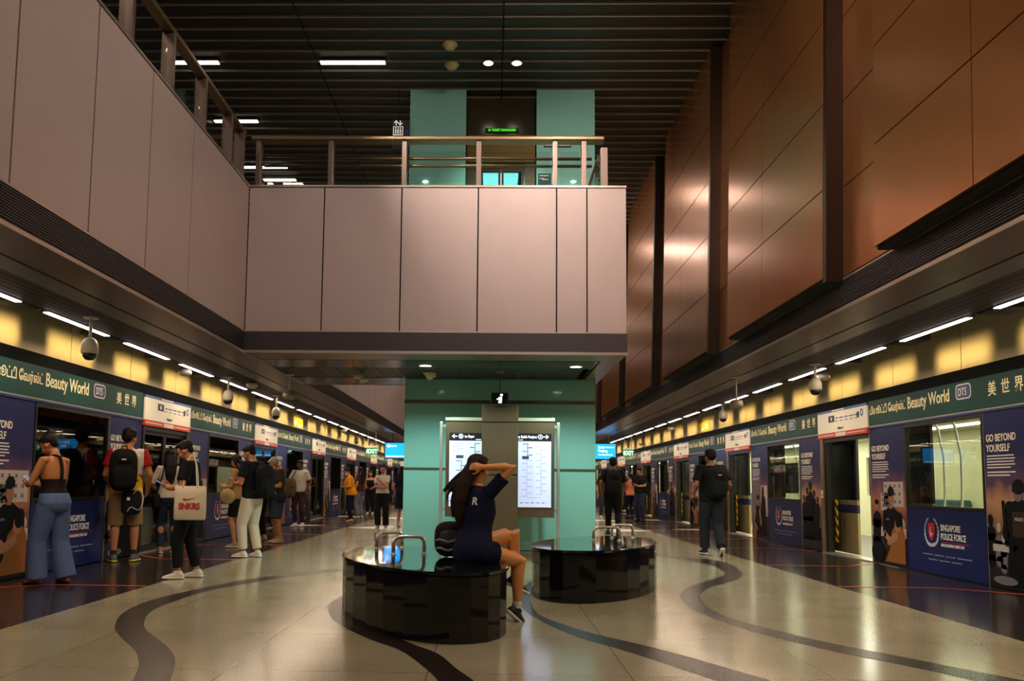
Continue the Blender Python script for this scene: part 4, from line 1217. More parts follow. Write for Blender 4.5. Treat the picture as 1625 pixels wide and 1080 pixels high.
for px, lab in ((775, 'round cool downlight before the lift, one nearer the dome speakers'), (820, 'round cool downlight before the lift, one farther from the dome speakers')):
    p = at(px, 100, 2, 7.62)
    downlight(p.x, p.y, 7.625, lab, 0.075)
    spot('lift_downlight', (p.x, p.y, 7.55), 230, (218, 255, 236), radians(84), 0.8)
for x, y, lab in ((-0.95, 11.45, 'round downlight in the bridge soffit, above the near bench side'), (1.17, 11.45, 'round downlight in the bridge soffit, above the empty bench side')):
    downlight(x, y, ZS, lab, 0.085)
    spot('bridge_downlight', (x, y, ZS-0.05), 120, (222, 255, 246), radians(150), 0.6)
# ------------------------------------------------------------------ displays, exit signs, notices
M_disp = mat('display_blue', (10, 150, 225), 0.3, emit=1.5, emit_rgb=(8, 140, 230))
def display(x0, x1, Y, z0, z1, label, words):
    t = thing('platform_display', label, 'screen', ((x0+x1)/2, Y, z1))
    w, h = (x1-x0)/2, z1-z0
    MB().box((-w-0.03, 0.003, -h-0.03), (w+0.03, 0.09, 0.03), 0, 0.008).build('case', [M_black], t)
    MB().box((-w, 0.0, -h), (w, 0.004, 0), 0).build('screen_panel', [M_disp], t)
    mb = MB()
    if words:
        mb.mesh(text_mesh('Bukit', 0.12, 0.003, 0.85), T(-w+0.42, -0.004, -0.15)); mb.mesh(text_mesh('Panjang', 0.12, 0.003, 0.85), T(-w+0.42, -0.004, -0.27))
        rect2(mb, w-0.34, -0.13, w-0.04, -0.10, -0.002, 0); rect2(mb, -w+0.42, -h+0.12, w-0.1, -h+0.15, -0.002, 0)
    else:
        disc2(mb, (-w+0.12, -0.1), 0.06, 0.05, -0.002, 0, 12); rect2(mb, -w+0.16, -0.12, -w+0.38, -0.08, -0.002, 0); rect2(mb, -w+0.03, -h+0.03, w-0.05, -h+0.07, -0.002, 0)
    mb.build('screen_lettering', [M_scrlet], t)
    for s in (-0.25, 0.25): MB().tube([(s, 0.05, 0.03), (s, 0.05, ZS-z1)], 0.012, 8).build('hanging_rod', [M_psdframe], t)
a = at(611, 726, 1, 27.5); display(a.x, a.x+1.0, 27.5, a.z, a.z+0.5, 'blue lit train display hanging beyond the teal wall, left platform', False)
a = at(977, 728, 1, 27.5); display(a.x-1.0, a.x, 27.5, a.z, a.z+0.5, 'blue lit train display hanging beyond the teal wall, right platform', True)
M_exit = mat('exit_green', (0, 120, 60), 0.4, emit=0.5, emit_rgb=(0, 150, 70))
for px0, px1, lab in ((581, 599, 'green hanging exit sign over the left platform'), (989, 1005, 'green hanging exit sign over the right platform')):
    a = at(px0, 721 if px0 < 700 else 724, 1, 27.0); b = at(px1, 710 if px0 < 700 else 713, 1, 27.0)
    t = thing('exit_sign', lab, 'sign', ((a.x+b.x)/2, 27.0, a.z))
    w, h = (b.x-a.x)/2, b.z-a.z
    MB().box((-w, 0, 0), (w, 0.05, h), 0, 0.005).build('sign_panel', [M_exit], t)
    MB().box((-w, 0, h), (w, 0.05, h+0.06), 0).build('sign_case', [M_whitep], t)
    mb = MB(); mb.mesh(text_mesh('EXIT', h*0.85, 0.003, 0.8, 'CENTER'), T(w*0.12, -0.004, h*0.2)); limb2(mb, (-w*0.9, h*0.5), (-w*0.7, h*0.5), 0.012, 0.012, -0.002, 0)
    limb2(mb, (-w*0.92, h*0.5), (-w*0.8, h*0.7), 0.01, 0.01, -0.002, 0); limb2(mb, (-w*0.92, h*0.5), (-w*0.8, h*0.3), 0.01, 0.01, -0.002, 0); mb.build('sign_lettering', [M_scrlet], t)
    for s in (-w*0.7, w*0.7): MB().tube([(s, 0.025, h+0.06), (s, 0.025, ZS-a.z)], 0.008, 8).build('hanging_rod', [M_whitep], t)
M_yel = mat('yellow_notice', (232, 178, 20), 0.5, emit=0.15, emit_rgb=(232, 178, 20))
for x, y, lab in ((XR+0.06, 22.9, 'yellow notice on the cove wall above the right-hand doors'), (XL-0.06, 22.8, 'yellow notice on the cove wall above the left-hand doors')):
    s = 1 if x > 0 else -1
    t = thing('yellow_notice', lab, 'sign', (x, y, 2.64))
    MB().box((-s*0.0, -0.55, 0), (s*0.02, 0.55, 0.27), 0, 0.003).build('notice_board', [M_yel], t)
    MB().box((-s*0.002, -0.5, 0.06), (s*0.0, -0.2, 0.2), 0).box((-s*0.002, -0.1, 0.03), (0, 0.45, 0.10), 0).build('notice_print', [M_whitep], t)

# ------------------------------------------------------------------ cameras and speakers under the soffits
M_cam = mat('camera_beige', (196, 190, 170), 0.45)
M_domeglass = mat('camera_dome', (24, 24, 26), 0.1)
def cctv(x, y, drop, label, s=1.0):
    t = thing('security_camera', label, 'camera', (x, y, ZS), group='dome cameras under the platform soffits')
    mb = MB(); mb.lathe([(0.075*s, 0.0), (0.075*s, -0.015), (0.02*s, -0.02)], (0, 0, 0), 18); mb.build('ceiling_flange', [M_cam], t)
    MB().tube([(0, 0, -0.01), (0, 0, -drop+0.2*s)], 0.017*s, 10).build('pole', [M_cam], t)
    MB().lathe([(0.02*s, -drop+0.22*s), (0.055*s, -drop+0.20*s), (0.082*s, -drop+0.15*s), (0.085*s, -drop+0.06*s), (0.075*s, -drop+0.05*s)], (0, 0, 0), 20).build('housing', [M_cam], t)
    MB().lathe([(0.072*s, -drop+0.052*s), (0.065*s, -drop+0.02*s), (0.04*s, -drop-0.01*s), (0.0, -drop-0.018*s)], (0, 0, 0), 20).build('dome', [M_domeglass], t)
for px, py, pb, side, lab in ((145, 503, 569, 'left', 'nearest'), (363, 598, 640, 'left', 'second'), (439, 627, 664, 'left', 'third'), (566, 693, 703, 'left', 'fourth'),
                              (1293, 577, 625, 'right', 'nearest'), (1147, 640, 668, 'right', 'third')):
    p = at(px, py, 2, ZS); q = at(px, pb, 1, p.y)
    cctv(p.x, p.y, ZS-q.z, 'beige pole-mounted dome camera, %s along the %s platform soffit' % (lab, side))
def horn(x, y, z, sd, label, s=1.0):
    t = thing('loudspeaker', label, 'speaker', (x, y, z), group='small loudspeakers by the strip lights')
    mb = MB(); mb.lathe([(0.05*s, 0.0), (0.09*s, -0.03*s), (0.095*s, -0.07*s), (0.06*s, -0.10*s), (0.0, -0.11*s)], (0, 0, 0), 18); mb.build('speaker_cone', [M_cam], t)
    MB().box((-0.015, -0.015, -0.01), (0.015, 0.015, 0.012), 0).build('mount', [M_psdframe], t)
for i, (px, py, side, lab) in enumerate(((294, 585, 'left', 'nearest'), (400, 606, 'left', 'second'), (546, 680, 'left', 'third'),
                                  (1306, 592, 'right', 'nearest'), (1065, 676, 'right', 'third'), (1016, 702, 'right', 'fourth'))):
    p = at(px, py, 2, ZS)
    horn(p.x, p.y, ZS, 1, 'small pale loudspeaker, %s along the %s platform soffit' % (lab, side))
# two round speakers on longer poles
for px, py, pb, lab in ((460, 594, 634, 'round speaker on a thin pole under the soffit corner, left platform'), (1168, 598, 648, 'round speaker on a thin pole under the soffit, right platform')):
    p = at(px, py, 2, ZS); q = at(px, pb, 1, p.y)
    t = thing('pole_speaker', lab, 'speaker', (p.x, p.y, ZS))
    d = ZS - q.z
    MB().tube([(0, 0, 0), (0, 0, -d+0.12)], 0.012, 8).build('pole', [M_cam], t)
    MB().lathe([(0.07, 0), (0.07, -0.012), (0.015, -0.016)], (0, 0, 0), 16).build('ceiling_flange', [M_cam], t)
    MB().lathe([(0.02, -d+0.14), (0.085, -d+0.12), (0.10, -d+0.06), (0.085, -d+0.01), (0.0, -d)], (0, 0, 0), 20).build('speaker_body', [mat('speaker_grey', (150, 138, 118), 0.45, 0.3)], t)
# camera and detector under the bridge
p = at(572, 590, 2, ZS)
t = thing('box_camera', 'pale box camera under the bridge soffit beside the teal wall', 'camera', (p.x, p.y, ZS))
MB().box((-0.11, -0.02, -0.16), (-0.09, 0.02, 0.0), 0).build('bracket', [M_cam], t)
MB().box((-0.09, -0.06, -0.10), (0.06, 0.06, -0.03), 0, 0.012).build('camera_body', [M_cam], t)
mb = MB(); mb.ell((0.06, -0.02, -0.12), (0.07, 0.05, 0.045), 14); mb.box((0.0, -0.03, -0.17), (0.05, 0.03, -0.09), 0, 0.01); mb.build('lens_hood', [M_cam], t)
p = at(682, 591, 2, ZS)
t = thing('dome_detector', 'cream cone-shaped detector beside the downlight under the bridge soffit', 'detector', (p.x, p.y, ZS))
MB().lathe([(0.10, 0.0), (0.10, -0.015), (0.065, -0.05), (0.055, -0.085), (0.03, -0.105), (0, -0.11)], (0, 0, 0), 20).build('cone', [mat('cream_plastic', (206, 200, 160), 0.5)], t)
MB().box((0.04, -0.03, -0.07), (0.1, 0.03, -0.03), 0, 0.01).build('nozzle', [mat('cream_plastic', (206, 200, 160), 0.5)], t)
# ------------------------------------------------------------------ people
from mathutils.bvhtree import BVHTree
V = Vector
def smooth01(a, b, x):
    t = max(0.0, min(1.0, (x-a)/(b-a))); return t*t*(3-2*t)
TORSO_M = [(0.78,.085,.075,0),(0.84,.150,.105,-.008),(0.90,.168,.115,-.012),(0.97,.160,.110,-.006),(1.05,.150,.102,0),(1.13,.154,.106,.004),(1.22,.168,.116,.006),
           (1.30,.178,.114,.002),(1.36,.172,.098,-.004),(1.41,.130,.078,-.010),(1.445,.085,.066,-.012),(1.47,.060,.060,-.010)]
TORSO_F = [(0.78,.085,.078,0),(0.84,.158,.112,-.012),(0.91,.174,.120,-.016),(0.98,.154,.106,-.008),(1.06,.128,.092,0),(1.13,.130,.094,.004),(1.21,.146,.114,.012),
           (1.29,.152,.104,.006),(1.35,.148,.086,-.002),(1.40,.112,.068,-.008),(1.435,.072,.058,-.010),(1.465,.052,.052,-.008)]
def tor(tab, z):
    if z <= tab[0][0]: return tab[0][1:]
    for a, b in zip(tab, tab[1:]):
        if z <= b[0]:
            t = (z-a[0])/(b[0]-a[0]); return tuple(a[i]+(b[i]-a[i])*t for i in (1, 2, 3))
    return tab[-1][1:]
def ik(a, b, l1, l2, hint):
    d = b - a; L = min(d.length, (l1+l2)*0.999); d.normalize()
    x = (l1*l1 - l2*l2 + L*L)/(2*L); h = sqrt(max(0, l1*l1 - x*x))
    n = hint - d*hint.dot(d); n.normalize()
    return a + d*x + n*h, a + d*L
def loft(mb, rings, n=14, m=0, cap=0.5):
    """rings: (centre, side axis, front axis, half width, half depth)"""
    vs, fs = [], []
    for c, sx, fy, rx, ry in rings:
        for k in range(n):
            a = 2*pi*k/n; vs.append(c + sx*(rx*cos(a)) + fy*(ry*sin(a)))
    R = len(rings)
    for i in range(R-1):
        for k in range(n): fs.append((i*n+k, i*n+(k+1) % n, (i+1)*n+(k+1) % n, (i+1)*n+k))
    t0 = (rings[0][0]-rings[1][0]).normalized(); t1 = (rings[-1][0]-rings[-2][0]).normalized()
    vs.append(rings[0][0] + t0*min(rings[0][3], rings[0][4])*cap); vs.append(rings[-1][0] + t1*min(rings[-1][3], rings[-1][4])*cap)
    for k in range(n):
        fs.append((R*n, (k+1) % n, k)); fs.append((R*n+1, (R-1)*n+k, (R-1)*n+(k+1) % n))
    # outward faces
    c = sum((r[0] for r in rings), V((0, 0, 0)))/R
    a, b2, c2 = vs[0], vs[1], vs[n]
    nrm = (b2-a).cross(c2-a)
    if nrm.dot(a - rings[0][0]) < 0: fs = [f[::-1] for f in fs]
    mb.add(vs, fs, m, True)
def limb(mb, pts, rad, ref=V((0, 1, 0)), n=12, m=0, cap=0.6):
    rings = []
    N = len(pts)
    for i, p in enumerate(pts):
        t = (pts[min(i+1, N-1)] - pts[max(i-1, 0)]).normalized()
        sx = t.cross(ref)
        if sx.length < 0.05: sx = t.cross(V((0.3, 0.2, 1)))
        sx.normalize(); fy = sx.cross(t)
        r = rad[i]
        rings.append((p, sx, fy, r[0], r[1]) if isinstance(r, tuple) else (p, sx, fy, r, r))
    loft(mb, rings, n, m, cap)

PENDING = []
def organic(name, mb, mats, parent, voxel, s, smooth=3, matfn=None, iters=None):
    """one continuous skin grown over the lofted volumes"""
    me = bpy.data.meshes.new(name)
    me.from_pydata([(x*s, y*s, z*s) for x, y, z in mb.v], [], mb.f); me.update()
    o = bpy.data.objects.new(name, me); COL.objects.link(o)
    md = o.modifiers.new('r', 'REMESH'); md.mode = 'VOXEL'; md.voxel_size = voxel; md.use_smooth_shade = True
    if smooth:
        sm = o.modifiers.new('s', 'SMOOTH'); sm.factor = 0.5; sm.iterations = smooth
    o.parent = parent
    PENDING.append((o, mats if isinstance(mats, (list, tuple)) else [mats], matfn, s))
    return o
def flush_people():
    bpy.context.view_layer.update()
    dg = bpy.context.evaluated_depsgraph_get()
    for o, mats, fn, s in PENDING:
        me = bpy.data.meshes.new_from_object(o.evaluated_get(dg))
        old = o.data; o.modifiers.clear(); o.data = me; me.name = o.name
        bpy.data.meshes.remove(old)
        me.materials.clear()
        for m in mats: me.materials.append(m)
        me.polygons.foreach_set('use_smooth', [True]*len(me.polygons))
        me.polygons.foreach_set('material_index', [fn(p.center/s) for p in me.polygons] if fn else [0]*len(me.polygons))
    PENDING.clear()

def skin(rgb): return mat('skin_%d_%d_%d' % rgb, rgb, 0.5, vary=0.04, vscale=10)
def cloth(rgb, name=None): return mat(name or 'cloth_%d_%d_%d' % rgb, rgb, 0.85, bump=0.25, bscale=14, spec=0.2)
def hairmat(rgb=(22, 17, 15)): return mat('hair_%d_%d_%d' % rgb, rgb, 0.6, spec=0.2, bump=0.35, bscale=70, vary=0.3, vscale=60, stretch=(1, 1, 0.12))

def hand_geo(mb, wrist, d, nrm, right, curl=0.5, k=1.0):
    d = d.normalized(); nrm = (nrm - d*nrm.dot(d)).normalized()
    th = d.cross(nrm)*(1 if right else -1)
    knuck = wrist + d*0.085*k
    rings = [(wrist - d*0.01, th, nrm, 0.026*k, 0.020*k), (wrist + d*0.03*k, th, nrm, 0.034*k, 0.019*k), (wrist + d*0.065*k, th, nrm, 0.040*k, 0.016*k), (knuck, th, nrm, 0.038*k, 0.013*k)]
    loft(mb, rings, 12)
    for off, L, cu in ((0.029, 0.068, 0.9), (0.010, 0.076, 1.0), (-0.010, 0.071, 1.05), (-0.028, 0.056, 1.15)):
        p = knuck + th*off*k - d*0.012*k; dirn = d.copy(); pts = [p]; seg = L*k/3
        for j in range(3):
            a = curl*cu*(0.55 + 0.25*j)
            dirn = (dirn*cos(a) + nrm*sin(a)).normalized()
            pts.append(pts[-1] + dirn*seg*(1.15 - 0.15*j))
        limb(mb, pts, [0.0095*k, 0.009*k, 0.0082*k, 0.0068*k], th, 8, 0, 0.7)
    p = wrist + d*0.025*k + th*0.026*k
    t1 = (d*0.55 + th*0.75 + nrm*0.35).normalized(); t2 = (d*0.85 + th*0.25 + nrm*0.55*curl).normalized()
    limb(mb, [p, p + t1*0.035*k, p + t1*0.035*k + t2*0.030*k, p + t1*0.035*k + t2*0.055*k], [0.013*k, 0.011*k, 0.010*k, 0.0075*k], nrm, 8, 0, 0.7)

class Person:
    def __init__(P, label, loc, heading, h=1.70, sex='m', skin_rgb=(176, 120, 84), lean=0, side=0, twist=0, head_pitch=0, head_yaw=0, hip=(0, 0, 0.92), group=None,
                 legs=None, arms=None, voxel=0.009, face=False, build=1.0):
        P.s = h/1.70; P.sex = sex; P.vx = voxel; P.build = build
        P.root = thing('person', label, 'person', loc, atan2(-heading[0], heading[1]), group)
        P.hip = V(hip); P.lean, P.side, P.twist, P.hp, P.hy = radians(lean), radians(side), radians(twist), radians(head_pitch), radians(head_yaw)
        P.tab = TORSO_M if sex == 'm' else TORSO_F
        f = 1.0 if sex == 'm' else 0.86
        P.f = f
        hipw = 0.088
        sw = 0.178*build if sex == 'm' else 0.155*build
        P.hipj = {-1: P.TT(V((-hipw, -0.005, 0.90)), 0), 1: P.TT(V((hipw, -0.005, 0.90)), 0)}
        P.sh = {-1: P.TT(V((-sw, -0.004, 1.385))), 1: P.TT(V((sw, -0.004, 1.385)))}
        P.leg = {}
        legs = legs or {}
        for sd in (-1, 1):
            L = legs.get(sd, {})
            an = V(L.get('ankle', (sd*0.10, -0.02, 0.085)))
            kn, an = ik(P.hipj[sd], an, 0.425, 0.405, V(L.get('knee', (sd*0.15, 1, 0.1))))
            P.leg[sd] = dict(knee=kn, ankle=an, yaw=radians(L.get('yaw', -sd*8)), pitch=radians(L.get('pitch', 0)))
        P.arm = {}
        arms = arms or {}
        for sd in (-1, 1):
            A = arms.get(sd, {})
            w = V(A.get('wrist', (sd*0.235, 0.05, 0.90)))
            el, w = ik(P.sh[sd], w, 0.285, 0.25, V(A.get('elbow', (sd*0.5, -1, -0.2))))
            d = V(A['dir']) if 'dir' in A else (w - el).normalized()*0.8 + V((0, 0.15, -0.2))
            P.arm[sd] = dict(el=el, wr=w, dir=d, n=V(A.get('palm', (-sd, 0.1, 0))), curl=A.get('curl', 0.45))
        P.make_body(skin_rgb, face)
    # pose ------------------------------------------------------------
    def TT(P, p, w=None):
        p = V(p); c = V((0, 0, 0.92))
        k = smooth01(0.88, 1.12, p.z) if w is None else w
        q = p - c
        q = Matrix.Rotation(P.twist*(smooth01(0.95, 1.3, p.z) if w is None else w), 3, 'Z') @ q
        q = Matrix.Rotation(-P.lean*k, 3, 'X') @ q
        q = Matrix.Rotation(P.side*k, 3, 'Y') @ q
        return q + P.hip
    def HT(P, p):
        b = V((0, -0.008, 1.46)); q = V(p) - b
        k = smooth01(1.44, 1.54, p[2])
        q = Matrix.Rotation(P.hy*k, 3, 'Z') @ (Matrix.Rotation(-P.hp*k, 3, 'X') @ q)
        return P.TT(q + b, 1.0)
    def dirs(P, w=1.0):
        a = P.TT(V((0, 0, 1.3)), None); return (P.TT(V((1, 0, 1.3))) - a).normalized(), (P.TT(V((0, 1, 1.3))) - a).normalized()
    def torso_rings(P, z0, z1, inf, n=10, flare=0.0, grow=None):
        rings = []
        for i in range(n+1):
            z = z0 + (z1-z0)*i/n
            hw, hd, yo = tor(P.tab, z)
            g = inf + (flare*(1-i/n) if flare else 0)
            if grow: g += grow(z)
            c = P.TT(V((0, yo, z)))
            sx = (P.TT(V((0.1, yo, z))) - c).normalized(); fy = (P.TT(V((0, yo+0.1, z))) - c).normalized()
            b = P.build if z > 0.95 else 1 + (P.build-1)*0.6
            rings.append((c, sx, fy, hw*b+g, hd*b+g))
        return rings
    def ell(P, mb, c, r, n=14):
        """an ellipsoid riding with the head"""
        o = P.HT(V(c)); k = 1.0
        R = (Matrix.Rotation(P.side, 3, 'Y') @ Matrix.Rotation(-P.lean, 3, 'X') @ Matrix.Rotation(P.twist, 3, 'Z') @ Matrix.Rotation(P.hy, 3, 'Z') @ Matrix.Rotation(-P.hp, 3, 'X'))
        mb.ell(o, r, n, 0, R)
    def make_body(P, rgb, face):
        mb = MB(); f = P.f
        loft(mb, P.torso_rings(0.80, 1.455, -0.006, 14), 18)
        limb(mb, [P.TT(V((0, -0.010, 1.42))), P.HT(V((0, -0.008, 1.47))), P.HT(V((0, 0.0, 1.53))), P.HT(V((0, 0.0, 1.56)))], [0.060*f+.004, 0.054*f+.004, 0.052*f+.003, 0.05*f], V((0, 1, 0)), 14)
        E = P.ell
        E(mb, (0, -0.012, 1.605), (0.076, 0.095, 0.090), 18); E(mb, (0, 0.028, 1.560), (0.060, 0.062, 0.076), 16)
        E(mb, (0, 0.064, 1.508), (0.027, 0.022, 0.020)); E(mb, (0, 0.070, 1.601), (0.052, 0.020, 0.013))
        for sd in (-1, 1):
            E(mb, (sd*0.036, 0.058, 1.553), (0.026, 0.026, 0.026)); E(mb, (sd*0.077, -0.006, 1.572), (0.012, 0.022, 0.033))
        limb(mb, [P.HT(V((0, 0.084, 1.592))), P.HT(V((0, 0.100, 1.570))), P.HT(V((0, 0.108, 1.555)))], [0.008, 0.011, 0.014], V((0, 1, 0)), 8)
        E(mb, (0, 0.084, 1.531), (0.023, 0.011, 0.006)); E(mb, (0, 0.082, 1.522), (0.020, 0.011, 0.007))
        for sd in (-1, 1):
            A = P.arm[sd]; s0 = P.sh[sd]; el, wr = A['el'], A['wr']
            top = s0 + (P.TT(V((0, 0, 1.40))) - s0)*0.35
            limb(mb, [top, s0, s0.lerp(el, 0.35), s0.lerp(el, 0.8), el, el.lerp(wr, 0.25), el.lerp(wr, 0.7), wr],
                 [0.050*f, 0.056*f, 0.050*f, 0.043*f, 0.040*f, 0.042*f, 0.033*f, (0.028*f, 0.022*f)], V((0, 1, 0)), 12)
            hand_geo(mb, wr, A['dir'], A['n'], sd > 0, A['curl'], 1.0 if P.sex == 'm' else 0.92)
            L = P.leg[sd]; h, kn, an = P.hipj[sd], L['knee'], L['ankle']
            sh = (an-kn).normalized(); bk = V((0, -0.02, 0)) + sh*0
            limb(mb, [h + (h-kn).normalized()*0.03, h.lerp(kn, 0.15), h.lerp(kn, 0.5), h.lerp(kn, 0.85), kn, kn.lerp(an, 0.25) + bk*0.7, kn.lerp(an, 0.55) + bk*0.3, kn.lerp(an, 0.85), an],
                 [0.088, 0.090, 0.076, 0.060, 0.056, 0.057, 0.048, 0.036, 0.035], V((0, 1, 0)), 14)
            P.foot(mb, sd, 0.0)
        P.body = organic('body', mb, skin(rgb), P.root, P.vx, P.s, 2)
        if face:
            for sd in (-1, 1):
                m = MB(); E(m, (sd*0.030, 0.0815, 1.5835), (0.0125, 0.009, 0.006)); o = m.build('eye', [mat('eye_dark', (20, 14, 12), 0.2)], P.body); P.scale_mesh(o)
                m = MB(); E(m, (sd*0.031, 0.0865, 1.603), (0.020, 0.007, 0.0035)); o = m.build('eyebrow', [hairmat()], P.body); P.scale_mesh(o)
            m = MB(); E(m, (0, 0.0885, 1.5265), (0.020, 0.0085, 0.0072)); o = m.build('lips', [mat('lips', (140, 72, 66), 0.5)], P.body); P.scale_mesh(o)
    def scale_mesh(P, o):
        if abs(P.s-1) > 1e-6:
            for v in o.data.vertices: v.co *= P.s
    def footframe(P, sd):
        L = P.leg[sd]
        R = Matrix.Rotation(L['yaw'], 3, 'Z') @ Matrix.Rotation(-L['pitch'], 3, 'X')
        return L['ankle'], R @ V((0, 1, 0)), R @ V((0, 0, 1)), R @ V((1, 0, 0))
    def foot(P, mb, sd, inf, sole=False, only_sole=False):
        a, f, u, r = P.footframe(sd)
        k = 1.0 if P.sex == 'm' else 0.92
        if only_sole:
            rings = [(a + f*y*k - u*0.068, r, u, w*k+inf, 0.016) for y, w in ((-0.072, 0.022), (-0.045, 0.035), (0.02, 0.036), (0.09, 0.046), (0.14, 0.042), (0.178, 0.020))]
        else:
            rings = [(a + f*y*k + u*z, r, u, w*k+inf, hh+inf) for y, z, w, hh in ((-0.062, -0.045, 0.022, 0.026), (-0.04, -0.040, 0.032, 0.036), (0.02, -0.036, 0.034, 0.042), (0.08, -0.050, 0.043, 0.028), (0.13, -0.060, 0.040, 0.019), (0.168, -0.064, 0.022, 0.013))]
        loft(mb, rings, 14, 0, 0.6)
    # clothing ----------------------------------------------------------
    def top(P, m, hem=0.86, neck=1.435, inf=0.014, sleeve=0.55, slw=0.066, name='shirt', matfn=None, flare=0.012, mats=None, blouse=0.0):
        mb = MB()
        loft(mb, P.torso_rings(hem, neck, inf, 14, flare), 20, 0, 0.12)
        if sleeve > 0:
            for sd in (-1, 1):
                A = P.arm[sd]; s0, el, wr = P.sh[sd], A['el'], A['wr']
                inn = s0 + (P.TT(V((0, 0, 1.37))) - s0)*0.4
                if sleeve <= 1.0:
                    e = s0.lerp(el, sleeve)
                    pts = [inn, s0, s0.lerp(e, 0.5), e]; r = [slw*P.f, slw*1.03*P.f+.004, slw*P.f, slw*P.f+0.004]
                else:
                    e = el.lerp(wr, sleeve-1)
                    pts = [inn, s0, s0.lerp(el, 0.5), el, el.lerp(e, 0.5), e]; r = [slw*P.f, slw*P.f+.004, slw*P.f, slw*0.9*P.f, slw*0.82*P.f, slw*0.7*P.f]
                limb(mb, pts, r, V((0, 1, 0)), 14, 0, 0.15)
        P.shirt = organic(name, mb, mats or m, P.root, P.vx, P.s, 3, matfn); return P.shirt
    def bottoms(P, m, kind='trousers', knee=0.075, hem=0.062, end=0.90, rise=1.02, thigh=0.098, name=None, hipinf=0.012):
        mb = MB()
        loft(mb, P.torso_rings(0.80, rise, hipinf, 6), 20, 0, 0.15)
        for sd in (-1, 1):
            L = P.leg[sd]; h, kn, an = P.hipj[sd], L['knee'], L['ankle']
            up = h + (h-kn).normalized()*0.04
            if kind == 'trousers':
                e = kn.lerp(an, end)
                limb(mb, [up, h.lerp(kn, 0.12), h.lerp(kn, 0.5), kn, kn.lerp(e, 0.5), e], [0.096, thigh+.004, thigh*0.6+knee*0.45, knee, (knee+hem)/2, hem], V((0, 1, 0)), 16, 0, 0.1)
            else:
                e = h.lerp(kn, end) if end <= 1 else kn.lerp(an, end-1)
                limb(mb, [up, h.lerp(kn, 0.12), h.lerp(e, 0.55), e], [0.098, thigh+.006, (thigh+hem)/2, hem], V((0, 1, 0)), 16, 0, 0.1)
        return organic(name or kind, mb, m, P.root, P.vx, P.s, 3)
    def skirt(P, m, length=0.42, hem=0.17, name='skirt', rise=1.0):
        mb = MB(); R = P.torso_rings(0.86, rise, 0.016, 5)
        c = R[0][0]; low = [(c + V((0, 0.01, -length*t)), V((1, 0, 0)), V((0, 1, 0)), 0.185 + (hem-0.17)*t, 0.135 + (hem-0.14)*0.7*t) for t in (1.0, 0.66, 0.33)]
        loft(mb, low + R, 20, 0, 0.1); return organic(name, mb, m, P.root, P.vx, P.s, 3)
    def shoes(P, m, sole=None, sock=None, high=0.0):
        for sd in (-1, 1):
            mb = MB(); P.foot(mb, sd, 0.008)
            a, f, u, r = P.footframe(sd)
            loft(mb, [(a - u*0.03, r, f, 0.042, 0.05), (a + u*(0.015 + high), r, f, 0.044, 0.05)], 12, 0, 0.1)
            o = organic('shoe', mb, m, P.root, P.vx*0.85, P.s, 2)
            if sole:
                mb = MB(); P.foot(mb, sd, 0.012, only_sole=True); organic('sole', mb, sole, o, P.vx*0.8, P.s, 1)
            if sock:
                mb = MB(); an, kn = P.leg[sd]['ankle'], P.leg[sd]['knee']; limb(mb, [an, an.lerp(kn, 0.16)], [0.043, 0.042], V((0, 1, 0)), 12, 0, 0.05); organic('sock', mb, sock, P.root, P.vx*0.85, P.s, 1)
    def sandals(P, m):
        for sd in (-1, 1):
            mb = MB(); P.foot(mb, sd, 0.006, only_sole=True); o = organic('sandal', mb, m, P.root, P.vx*0.8, P.s, 1)
            a, f, u, r = P.footframe(sd)
            mb = MB(); mb.tube([x*P.s for x in (a + f*0.12 - u*0.035 + r*0.0, a + f*0.07 - u*0.015 + r*0.025, a + f*0.03 - u*0.03 + r*0.048)], 0.006, 8)
            mb.tube([x*P.s for x in (a + f*0.12 - u*0.035, a + f*0.07 - u*0.015 - r*0.025, a + f*0.03 - u*0.03 - r*0.048)], 0.006, 8); mb.build('strap', [m], o)
    def hair(P, style='short', rgb=(22, 17, 15), length=0.38):
        mb = MB(); E = P.ell
        E(mb, (0, -0.030, 1.630), (0.084, 0.094, 0.080), 18); E(mb, (0, -0.062, 1.575), (0.066, 0.045, 0.060)); E(mb, (0, 0.025, 1.672), (0.062, 0.058, 0.032))
        for sd in (-1, 1): E(mb, (sd*0.070, -0.012, 1.612), (0.016, 0.035, 0.035))
        if style == 'short': pass
        if style == 'full':
            E(mb, (0, -0.02, 1.66), (0.092, 0.10, 0.065)); E(mb, (0, -0.07, 1.60), (0.082, 0.05, 0.07))
        if style == 'bun':
            E(mb, (0, -0.085, 1.695), (0.045, 0.042, 0.042)); E(mb, (0, -0.07, 1.60), (0.07, 0.045, 0.06))
            for i in range(5): a = i*1.3; E(mb, (0.03*cos(a), -0.09+0.02*sin(a), 1.71+0.015*sin(2*a)), (0.022, 0.02, 0.018), 8)
        if style in ('long', 'pony'):
            w = 0.085 if style == 'long' else 0.035
            pts = [P.HT(V((0, -0.06, 1.64))), P.HT(V((0, -0.085, 1.56))), P.TT(V((0, -0.112, 1.44))), P.TT(V((0, -0.128, 1.44-length*0.45))), P.TT(V((0.0, -0.122, 1.44-length)))]
            sx = P.dirs()[0]; fy = P.dirs()[1]
            loft(mb, [(pts[0], sx, fy, 0.07, 0.04), (pts[1], sx, fy, w*0.95, 0.042), (pts[2], sx, fy, w*1.1, 0.034), (pts[3], sx, fy, w*1.05, 0.028), (pts[4], sx, fy, w*0.6, 0.015)], 16)
